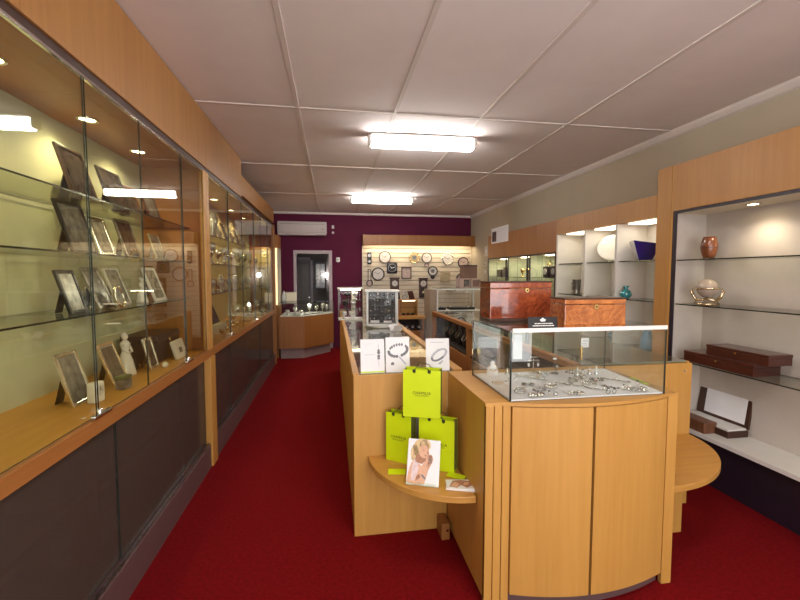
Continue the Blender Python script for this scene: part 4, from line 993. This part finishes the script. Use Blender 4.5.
B().box(-.13, -.03, -.05, -.04, .047, .075).box(.02, .11, -.05, -.04, .047, .07).done('ticket_row', PAPER, t)
for i, x in enumerate((.51, .62)):
    goblet(['silver cup on the top shelf of the tower showcase, left', 'silver cup on the top shelf of the tower showcase, right'][i], x, 4.66, .999 + .334, .055, .016, 'cups in the tower showcase', SILVER)

t = thing('glass_showcase', 'tall narrow glass showcase with bright white top on the aisle counter behind the tower', 'showcase', (.235, 5.55, .999))
B().box(-.16, .16, -.14, .14, 0, .015, .002).done('base', WHITE, t)
for s in (-1, 1): B().pane(s * .155 - .003, s * .155 + .003, -.137, .137, .015, .405).done('side_glass', [GLASSH, EDGEL], t)
B().pane(-.150, .150, -.139, -.134, .015, .405).done('front_glass', [GLASST, EDGEL], t)
B().box(-.165, .165, -.145, .145, .405, .422, .003).done('top', WHITE, t)
B().box(-.13, .13, -.11, -.07, .392, .404, .002).done('light_strip', STRIPM, t)
B().box(.02, .07, .03, .08, .015, .39, .002).done('white_column', WHITE, t)
for z in (.14, .26): B().pane(-.148, .148, -.13, .02, z, z + .005).done('glass_shelf', [GLASSH, EDGEL], t)
GG = 'ornaments in the narrow glass showcase'
for i, (x, z, m) in enumerate([(.15, 1.014, CRYST), (.25, 1.014, CERAM), (.17, 1.144, BLACK), (.27, 1.144, CRYST), (.20, 1.264, BLACK), (.30, 1.264, CRYST)]):
    goblet(['crystal cup on the floor of the narrow showcase', 'white cup on the floor of the narrow showcase', 'black cup on the lower shelf of the narrow showcase', 'crystal cup on the lower shelf of the narrow showcase', 'black cup on the upper shelf of the narrow showcase', 'crystal cup on the upper shelf of the narrow showcase'][i], x, 5.47, z, .10, .04, GG, m)

# ------------------------------------------------------------------ back of the island
t = thing('back_counter', 'low beech counter with an open front shelf across the back of the island', 'counter', (.84, 6.85, 0))
B().box(0, .70, .02, .4, 0, .64, .002).done('body', BEECH_D, t)
B().box(0, .70, .36, .4, .64, .84).done('back', DARKB, t)
B().box(0, .03, 0, .4, .64, .84).box(.67, .70, 0, .4, .64, .84).done('upright', BEECH_D, t)
B().box(-.02, .72, -.02, .42, .84, .885, .004).done('top', BEECH_X, t)
GW = 'watch cushions on the back counter shelf'
for i in range(6):
    t = thing('watch_cushion', 'black watch cushion on the open shelf of the back counter, %s from the aisle counter' % order[i], 'cushion', (.92 + i * .108, 6.95, .64), 0, GW)
    B().box(-.04, .04, -.03, .03, 0, .09, .025).done('pad', BLACK, t); B().cyl((0, -.034, .055), .018, .008, 'Y', 16).done('watch_face', DIALP, t)
t = thing('lit_display_cabinet', 'small lit beech cabinet with a glazed compartment on the back counter', 'display cabinet', (.95, 6.87, .885))
B().box(0, .19, 0, .30, 0, .285, .003).done('wooden_end', BEECH_D, t)
B().box(.19, .48, .28, .30, 0, .285).box(.19, .48, 0, .28, 0, .015).box(.19, .48, 0, .28, .27, .285).box(.465, .48, 0, .28, .015, .27).done('carcass', BEECH, t)
B().pane(.19, .465, .002, .007, .015, .27).done('glass_door', [GLASST, EDGEL], t)
B().pane(.192, .463, .02, .27, .14, .146).done('glass_shelf', [GLASSH, EDGEL], t)
B().box(.22, .44, .03, .05, .255, .268).done('light_strip', STRIPL, t)
for i in range(3):
    t = thing('ring_pad', 'dark ring pad in the lit cabinet, %s from its wooden end' % order[i], 'ring pad', (1.20 + i * .08, 6.98, .90), 0, 'ring pads in the lit cabinet')
    B().box(-.03, .03, -.03, .03, 0, .03, .012).done('pad', DARKB, t); B().ring((0, 0, .04), .012, .003, 'Y', 16).done('ring', GOLD, t)
for i, (x, m) in enumerate([(1.10, BLACK), (1.22, PHOTOL), (1.36, MAHOG)]):
    frame(['black pointed desk clock on top of the lit cabinet', 'pale card standing on top of the lit cabinet', 'red brown pointed frame on top of the lit cabinet'][i], x, 7.0, 1.17, .11, .15, m, m if i != 0 else PHOTO, R([12, -20, 25][i]), 25, .02, 'easels on the lit cabinet')
t = thing('white_framed_showcase', 'white framed glass showcase cabinet behind the far end of the right hand counter', 'showcase', (1.69, 6.60, 0))
B().box(.02, .76, .02, .40, 0, .94, .002).done('base', DARKB, t)
B().box(0, .78, 0, .42, .94, 1.0, .004).done('deck', WHITE, t)
for x in (0, .755):
    for y in (0, .395): B().box(x, x + .025, y, y + .025, 1.0, 1.36, .002).done('frame_post', WHITE, t)
B().box(0, .78, 0, .025, 1.335, 1.36).box(0, .78, .395, .42, 1.335, 1.36).box(0, .025, .025, .395, 1.335, 1.36).box(.755, .78, .025, .395, 1.335, 1.36).done('top_frame', WHITE, t)
B().pane(.025, .755, .008, .014, 1.0, 1.335).done('front_glass', [GLASST, EDGEL], t)
B().pane(.025, .755, .406, .412, 1.0, 1.335).done('back_glass', [GLASSH, EDGEL], t)
B().pane(.02, .76, .02, .40, 1.36, 1.366).done('glass_top', [GLASSH, EDGEL], t)
B().box(-.12, -.005, .0, .40, 0, 1.345, .003).done('side_panel', mat('taupe laminate', (.33, .25, .18), .5), t)
for i, (x, w, h) in enumerate([(1.80, .15, .06), (1.98, .08, .10), (2.12, .2, .05), (2.30, .16, .07)]):
    t = thing('black_tray', 'black jewellery tray in the white framed showcase, %s from its taupe side panel' % order[i], 'tray', (x, 6.80, 1.0), 0, 'trays in the white framed showcase')
    B().box(-w / 2, w / 2, -.1, .1, 0, .04, .006).done('tray', BLACK, t); beads(circ(w * .3, .05, .048, 10), .009).done('jewellery', SILVER, t)
t = thing('clock_carton', 'upper brown carton in the stack on the white framed showcase', 'box', (2.30, 6.82, 1.527)); B().box(-.12, .12, -.1, .1, 0, .20, .003).done('carton', wood('brown carton', (.14, .07, .05), (.24, .13, .09)), t); B().box(-.122, .122, -.102, .102, .20, .226, .003).done('lid', DARKWOOD, t)
t = thing('clock_carton', 'pinkish printed carton under the brown one, left of the pair', 'box', (2.20, 6.80, 1.367)); B().box(-.095, .095, -.1, .1, 0, .16, .003).done('carton', mat('pink carton', (.50, .36, .32), .6), t); B().box(-.02, .08, -.102, -.1, .015, .14).done('printed_panel', PHOTO, t)
t = thing('clock_carton', 'pinkish printed carton beside the pair stack, right one with brown panel', 'box', (2.395, 6.80, 1.367)); B().box(-.085, .085, -.1, .1, 0, .155, .003).done('carton', mat('rose carton', (.46, .34, .30), .6), t); B().box(-.06, .06, -.102, -.1, .02, .13).done('printed_panel', mat('brown print', (.20, .11, .09), .5), t)

# ------------------------------------------------------------------ right wall
XP = 2.75
t = thing('tall_display_unit', 'tall beech display unit with open lit shelves against the taupe wall', 'display unit', (XP, 1.0, 0))
TL = 2.04
B().box(0, .345, TL, TL + .15, .0, 2.48, .002).done('end_pillar', BEECH_M, t)
B().box(.004, .03, TL - .014, TL, .30, 2.48, .002).done('pillar_strip', BEECH, t)
B().box(0, .30, 0, TL - .016, 2.11, 2.48, .002).done('fascia', BEECH_M, t)
B().box(.320, .345, 0, TL, .0, 2.40).done('back_panel', TALLW, t)
B().box(.008, .02, TL - .05, TL - .015, .385, 2.11, .001).box(.008, .02, 0, TL - .05, 2.088, 2.11, .001).done('opening_trim', INDIGO, t)
B().box(.02, .32, TL - .02, TL, .385, 2.09).done('side_lining', TALLW, t)
B().box(.02, .32, 0, .02, .385, 2.09).done('side_lining', TALLW, t)
B().box(.02, .32, 0.02, TL - .02, 2.09, 2.108).done('inner_ceiling', CREAM, t)
for z in (.905, 1.36, 1.715): B().pane(.02, .32, .025, TL - .06, z - .009, z).done('glass_shelf', [GLASS, EDGE], t)
B().box(.005, .32, .02, TL - .02, .355, .385, .002).done('bottom_shelf', WHITE, t)
B().box(.06, .32, 0, TL, 0, .355, .002).done('kick_board', INDIGO, t)
for y in (1.5, 2.5):
    f = B().ring((.16, y - 1.0, 2.088), .04, .006).done('downlight', CHROME, t); B().cyl((.16, y - 1.0, 2.0885), .036, .003, 'Z', 18).done('lens', SPOTM, f)
    lamp('SPOT', (XP + .16, y, 2.07), 9, (1, .86, .62), .04, spot=R(140), blend=.8)
GS = 'vessels in the right wall display'
t = thing('barrel_vase', 'brown barrel shaped wooden vase on the upper shelf of the tall unit', 'vase', (2.89, 2.81, 1.715))
B().lathe([(0, .008), (.036, .008), (.045, .03), (.055, .075), (.056, .11), (.047, .155), (.040, .172), (.034, .172), (.034, .15), (0, .145)], seg=28).done('body', BARREL, t)
B().ring((0, 0, .09), .0555, .0025).done('hoop', DARKWOOD, t)
for k in range(3): B().ball((.032 * math.cos(k * 2.1), .032 * math.sin(k * 2.1), .006), .007, seg=8).done('foot', BARREL, t)
t = thing('globe_clock', 'gold and glass globe in a curved stand on the middle shelf of the tall unit', 'ornament', (2.88, 2.80, 1.36), R(-60))
t.scale = (1.12, 1.12, 1.12)
B().ball((0, 0, .115), .066, seg=28).done('globe', mat('frosted globe', (.44, .34, .27), .15, var=.15, coat=1.), t)
B().ring((0, 0, .115), .072, .006, 'Z').done('equator_ring', BRASSP, t)
b = B()
for s in (-1, 1): b.tube([(s * .082, 0, .115), (s * .095, 0, .095), (s * .078, 0, .055), (s * .055, 0, .03), (s * .07, 0, .008)], [.007, .01, .010, .010, .008], 10)
b.tube([(-.055, 0, .03), (0, 0, .042), (.055, 0, .03)], .008, 10); b.tube([(-.07, 0, .008), (-.02, -.05, .007), (.02, -.05, .007), (.07, 0, .008)], .007, 8); b.tube([(-.07, 0, .008), (-.02, .05, .007), (.02, .05, .007), (.07, 0, .008)], .007, 8)
b.done('curved_stand', BRASSP, t)
def chest(label, x, y, z, w, d, h, m, rot=0):
    t = thing('wooden_chest', label, 'box', (x, y, z), rot, 'wooden chests in the tall unit')
    B().box(-d / 2, d / 2, -w / 2, w / 2, 0, h * .7, .003).done('body', m, t); l = B().box(-d / 2 - .002, d / 2 + .002, -w / 2 - .002, w / 2 + .002, h * .7 + .001, h, .004).done('lid', m, t)
    B().cyl((-d / 2 - .003, 0, h * .62), .007, .005, 'X', 12).done('clasp', GOLD, t)
chest('long dark mahogany chest on the lower glass shelf of the tall unit', 2.905, 2.62, .905, .56, .22, .085, MAHOG)
chest('dark mahogany chest stacked on top of the long one', 2.92, 2.50, .990, .46, .19, .075, MAHOG)
t = thing('open_case', 'open dark case with white lined lid on the bottom shelf of the tall unit', 'box', (2.97, 2.785, .385))
B().box(-.10, .08, -.22, .22, 0, .05, .003).done('base', DARKWOOD, t); B().box(-.09, .07, -.21, .21, .05, .062).done('lining', WHITE, t)
M = Matrix.Translation((.07, 0, .055)) @ Matrix.Rotation(R(8), 4, 'Y')
B(M).box(0, .018, -.22, .22, 0, .25, .003).done('lid', DARKWOOD, t); B(M).box(-.003, 0, -.19, .15, .03, .22).done('lid_lining', PAPER, t)
chest('striped brown inlaid chest at the front of the bottom shelf', 2.83, 2.80, .385, .26, .11, .085, wood('inlaid brown', (.10, .035, .018), (.26, .11, .05), grain=(60, 60, 2)))

t = thing('alcove_display_unit', 'three white lined lit alcoves with beech fascia on the taupe wall', 'display unit', (XP, 3.195, 0))
AL = 1.605
B().box(0, .34, 0, AL, 2.085, 2.275, .002).done('fascia', BEECH_M, t)
for y in (.505, 1.025): B().box(-.001, .001, y, y + .003, 2.085, 2.275).done('fascia_joint', BEECH_D, t)
B().box(.325, .345, 0, AL, .6, 2.085).done('back_panel', WHITEF, t)
for y in (.49, 1.005, AL - .03): B().box(0, .325, y, y + .03, .85, 2.084, .001).done('divider', WHITEF, t)
for (a, c) in ((.0, .49), (.52, 1.005), (1.035, AL - .03)):
    for z in (1.725, 1.36, .90): B().pane(.02, .324, a + .006, c - .006, z - .009, z).done('glass_shelf', [GLASS, EDGE], t)
    m_ = (a + c) / 2
    B().box(.05, .25, m_ - .16, m_ + .16, 2.072, 2.084, .002).done('light_panel', STRIPL, t)
    lamp('AREA', (XP + .15, 3.195 + m_, 2.065), .42, (1, .9, .7), .2, (0, 0, 0), .3)
B().box(.0, .34, 0, AL, .0, .84, .002).done('base_cupboard', BEECH, t)
GA = 'china in the lit alcoves'
t = thing('oval_platter', 'large white oval platter standing up in the middle alcove', 'platter', (2.96, 4.02, 1.73), R(-45))
M = Matrix.Translation((0, 0, .145)) @ Matrix.Rotation(R(90 - 14), 4, 'X')
B(M).lathe([(0, 0), (.085, 0), (.10, .006), (.135, .016), (.14, .02), (.132, .02), (.10, .011), (.085, .006), (0, .006)], seg=40, sc=(1.15, 1, 1)).done('plate', CERAM, t)
B().box(-.05, -.04, -.05, .06, -.004, .004).box(.04, .05, -.05, .06, -.004, .004).box(-.05, .05, .05, .06, -.004, .08).done('stand', CHROME, t)
t = thing('square_bowl', 'flared square bowl with cobalt and white faces in the nearest alcove', 'bowl', (2.90, 3.50, 1.726), R(-28))
def frustum(b, r0, r1, z0, z1, mats=None):
    lo = [b.bm.verts.new((sx * r0, sy * r0, z0)) for sx, sy in ((-1, -1), (1, -1), (1, 1), (-1, 1))]
    hi = [b.bm.verts.new((sx * r1, sy * r1, z1 + (.035 if k in (0, 3) else .0))) for k, (sx, sy) in enumerate(((-1, -1), (1, -1), (1, 1), (-1, 1)))]
    for i in range(4):
        f = b.bm.faces.new((lo[i], lo[(i + 1) % 4], hi[(i + 1) % 4], hi[i])); f.material_index = mats[i] if mats else 0
    b.bm.faces.new(lo[::-1]); return b
b = frustum(B(), .05, .110, 0, .15, (1, 0, 1, 0)); o = b.done('outer_shell', [PALEC, NAVYC], t); md = o.modifiers.new('s', 'SOLIDIFY'); md.thickness = .004; md.offset = 1
b = frustum(B(), .045, .109, .006, .149); o = b.done('inner_glaze', NAVYC, t)
t = thing('teal_vase', 'small round teal glass vase on the middle shelf of the nearest alcove', 'vase', (2.81, 3.615, 1.361))
B().lathe([(0, 0), (.025, 0), (.03, .005), (.052, .03), (.054, .05), (.04, .078), (.018, .09), (.016, .10), (.030, .122), (.026, .122), (.012, .1), (0, .09)], seg=28).done('body', TEAL, t)
B().ring((0, 0, .122), .028, .003).done('lip', TEAL, t)
t = thing('pewter_tankard', 'tall dark metal tankard on the middle shelf of the farthest alcove', 'tankard', (2.85, 4.50, 1.361))
B().lathe([(0, 0), (.045, 0), (.05, .01), (.035, .03), (.042, .06), (.048, .17), (.05, .175), (.043, .175), (.038, .06), (0, .05)], seg=24).done('body', PEWTER, t)
B().tube([(-.01, .045, .15), (-.01, .085, .13), (-.01, .08, .07), (-.01, .045, .05)], .006).done('handle', PEWTER, t)
t = thing('white_dish', 'flat white dish on the middle shelf of the middle alcove', 'dish', (2.86, 3.98, 1.361)); B().lathe([(0, 0), (.05, 0), (.09, .018), (.095, .022), (.086, .022), (.045, .008), (0, .008)], seg=28).done('dish', CERAM, t); B().ring((0, 0, .003), .045, .003).done('foot_ring', CERAM, t)
t = thing('blue_vase', 'blue glass vase low in the nearest alcove seen through the jewellery case', 'vase', (2.82, 3.33, .901)); B().lathe([(0, 0), (.04, 0), (.055, .03), (.06, .09), (.045, .14), (.03, .165), (.04, .18), (.034, .18), (.022, .16), (0, .14)], seg=24).done('body', BLUEG, t); B().ring((0, 0, .18), .037, .003).done('lip', BLUEG, t)
t = thing('blue_cup', 'small blue glass cup low in the middle alcove seen through the jewellery case', 'cup', (2.84, 3.83, .901)); B().lathe([(0, 0), (.03, 0), (.02, .02), (.03, .05), (.04, .09), (.035, .09), (.02, .05), (0, .04)], seg=20).done('body', BLUEG, t); B().ring((0, 0, .09), .038, .003).done('lip', BLUEG, t)

t = thing('glazed_wall_cabinet', 'row of lit glazed cabinets under beech lockers toward the far end of the taupe wall', 'display cabinet', (XP, 4.802, 0))
CL = 2.29
for (a, c) in ((0, .52), (.52, 1.04), (1.04, 1.56), (1.56, CL)):
    B().box(.0, .345, a + .002, c - .002, 1.875, 2.265, .002).done('upper_locker', BEECH_D, t)
B().box(.325, .345, 0, CL, 1.2, 1.875).done('back_panel', GREENW, t)
b = B()
for y in (0, .69, .78 - .02, 1.42, 1.50, CL - .03): b.box(0, .015, y, y + .03, 1.2, 1.872)
b.box(0, .015, 0, CL, 1.855, 1.875); b.done('dark_frame', INDIGO, t)
for y in (0, .73, 1.46, CL - .03): B().box(.016, .324, y, y + .02, 1.2, 1.856).done('partition', GREENW, t)
B().box(.016, .324, 0, CL, 1.857, 1.874).done('inner_ceiling', CREAM, t)
for (a, c) in ((.03, .36), (.36, .69), (.79, 1.10), (1.10, 1.42), (1.53, 1.90), (1.90, CL - .03)):
    B().pane(.006, .011, a + .003, c - .003, 1.205, 1.85).done('glass_door', [GLASSH, EDGEL], t)
B().pane(.025, .32, .03, CL - .03, 1.545, 1.553).done('glass_shelf', [GLASS, EDGEL], t)
B().box(0.0, .345, 0, CL, 0, 1.2, .002).done('base_cupboard', BEECH_D, t)
for y in (.36, 1.10, 1.9):
    B().box(.12, .2, y - .12, y + .12, 1.848, 1.8565).done('light_strip', STRIPM, t)
    lamp('AREA', (XP + .16, 4.802 + y, 1.84), 2.2, (1, .92, .62), .08, (0, 0, 0), .4)
GD = 'items in the lit glazed cabinets'
def carriage(label, y, z, m):
    t = thing('carriage_clock', label, 'clock', (2.92, y, z), R(-90), GD)
    B().box(-.07, .07, -.05, .05, 0, .15, .012).done('case', m, t); B().ring((0, 0, .165), .03, .006, 'Y', 18).done('handle', GOLD, t); B().cyl((0, -.053, .08), .042, .008, 'Y').done('dial', DIAL, t)
carriage('black carriage clock on the glass shelf of the nearest glazed cabinet', 5.08, 1.553, BLACK)
carriage('black carriage clock on the glass shelf beside the nearest one, farther along', 5.28, 1.553, BLACK)
for i, y in enumerate((6.58, 6.86)):
    t = thing('black_box', ['taller black box in the farthest glazed cabinet', 'shorter black box at the far end of the farthest glazed cabinet'][i], 'box', (2.92, y, 1.553), 0, GD)
    B().box(-.06, .06, -.08, .08, 0, .10 + .03 * (1 - i), .004).done('body', BLACK, t); B().box(-.062, .062, -.082, .082, .10 + .03 * (1 - i), .125 + .03 * (1 - i), .004).done('lid', DARKB, t)
for i, y in enumerate((5.72, 5.88, 6.06)):
    goblet('gold goblet on the glass shelf of the middle glazed cabinet, %s from the near side' % order[i], 2.92, y, 1.553, .13, .035, GD, GOLD)
t = thing('wall_notice', 'white notice with a dark photograph fixed on the beech lockers near the far corner', 'notice', (XP - .004, 6.58, 2.25))
B().box(0, .003, -.35, .35, -.13, .13).done('sheet', PAPER, t); B().box(-.001, 0, .13, .31, -.10, .07).done('photograph', PHOTO, t)
b = B()
for k in range(6): b.box(-.001, 0, -.30, .10, .085 - k * .035, .088 - k * .035)
b.done('text_lines', INKL, t)
def plate(label, y, z, w, h, nm='wall_switch', dark=False):
    t = thing(nm, label, 'switch', (XR, y, z)); B().box(-.012, 0, -w / 2, w / 2, -h / 2, h / 2, .004).done('plate', PLAST, t); B().box(-.018, -.012, -w * .2, w * .2, -h * .2, h * .2, .003).done('rocker', BLACK if dark else PAPER, t)
plate('tall pale switch panel on the taupe wall near the purple corner', 8.05, 2.06, .22, .20)
plate('small switch with dark rocker on the taupe wall under the tall panel', 8.12, 1.80, .14, .07, dark=True)
plate('small white switch on the taupe wall, lowest of three near the corner', 8.1, 1.65, .10, .08)

# ------------------------------------------------------------------ light
lamp('AREA', (.8, YF + .03, 1.5), 118, (1., .975, .97), 3.8, (R(90), 0, 0), 2.2)     # daylight through the shop window
wd = bpy.data.worlds.new('World'); S.world = wd; wd.use_nodes = True
bg = wd.node_tree.nodes['Background']; bg.inputs['Color'].default_value = (.75, .87, 1., 1); bg.inputs['Strength'].default_value = .8

# ------------------------------------------------------------------ camera and view
cam = bpy.data.cameras.new('Camera'); co = bpy.data.objects.new('Camera', cam); COL.objects.link(co)
cam.sensor_width = 36.; cam.lens = 415. / 800. * 36.; cam.clip_start = .05
co.location = (0, 0, 1.6); co.rotation_euler = (R(90 - 3.585), 0, R(-9.288))
S.camera = co
S.view_settings.view_transform = 'Standard'; S.view_settings.look = 'None'
S.view_settings.exposure = 0.; S.view_settings.gamma = 1.; S.view_settings.use_curve_mapping = False
S.cycles.max_bounces = 10; S.cycles.diffuse_bounces = 4; S.cycles.glossy_bounces = 5; S.cycles.transparent_max_bounces = 40
S.cycles.sample_clamp_indirect = 6.; S.cycles.use_denoising = True
S.cycles.caustics_reflective = False; S.cycles.caustics_refractive = False
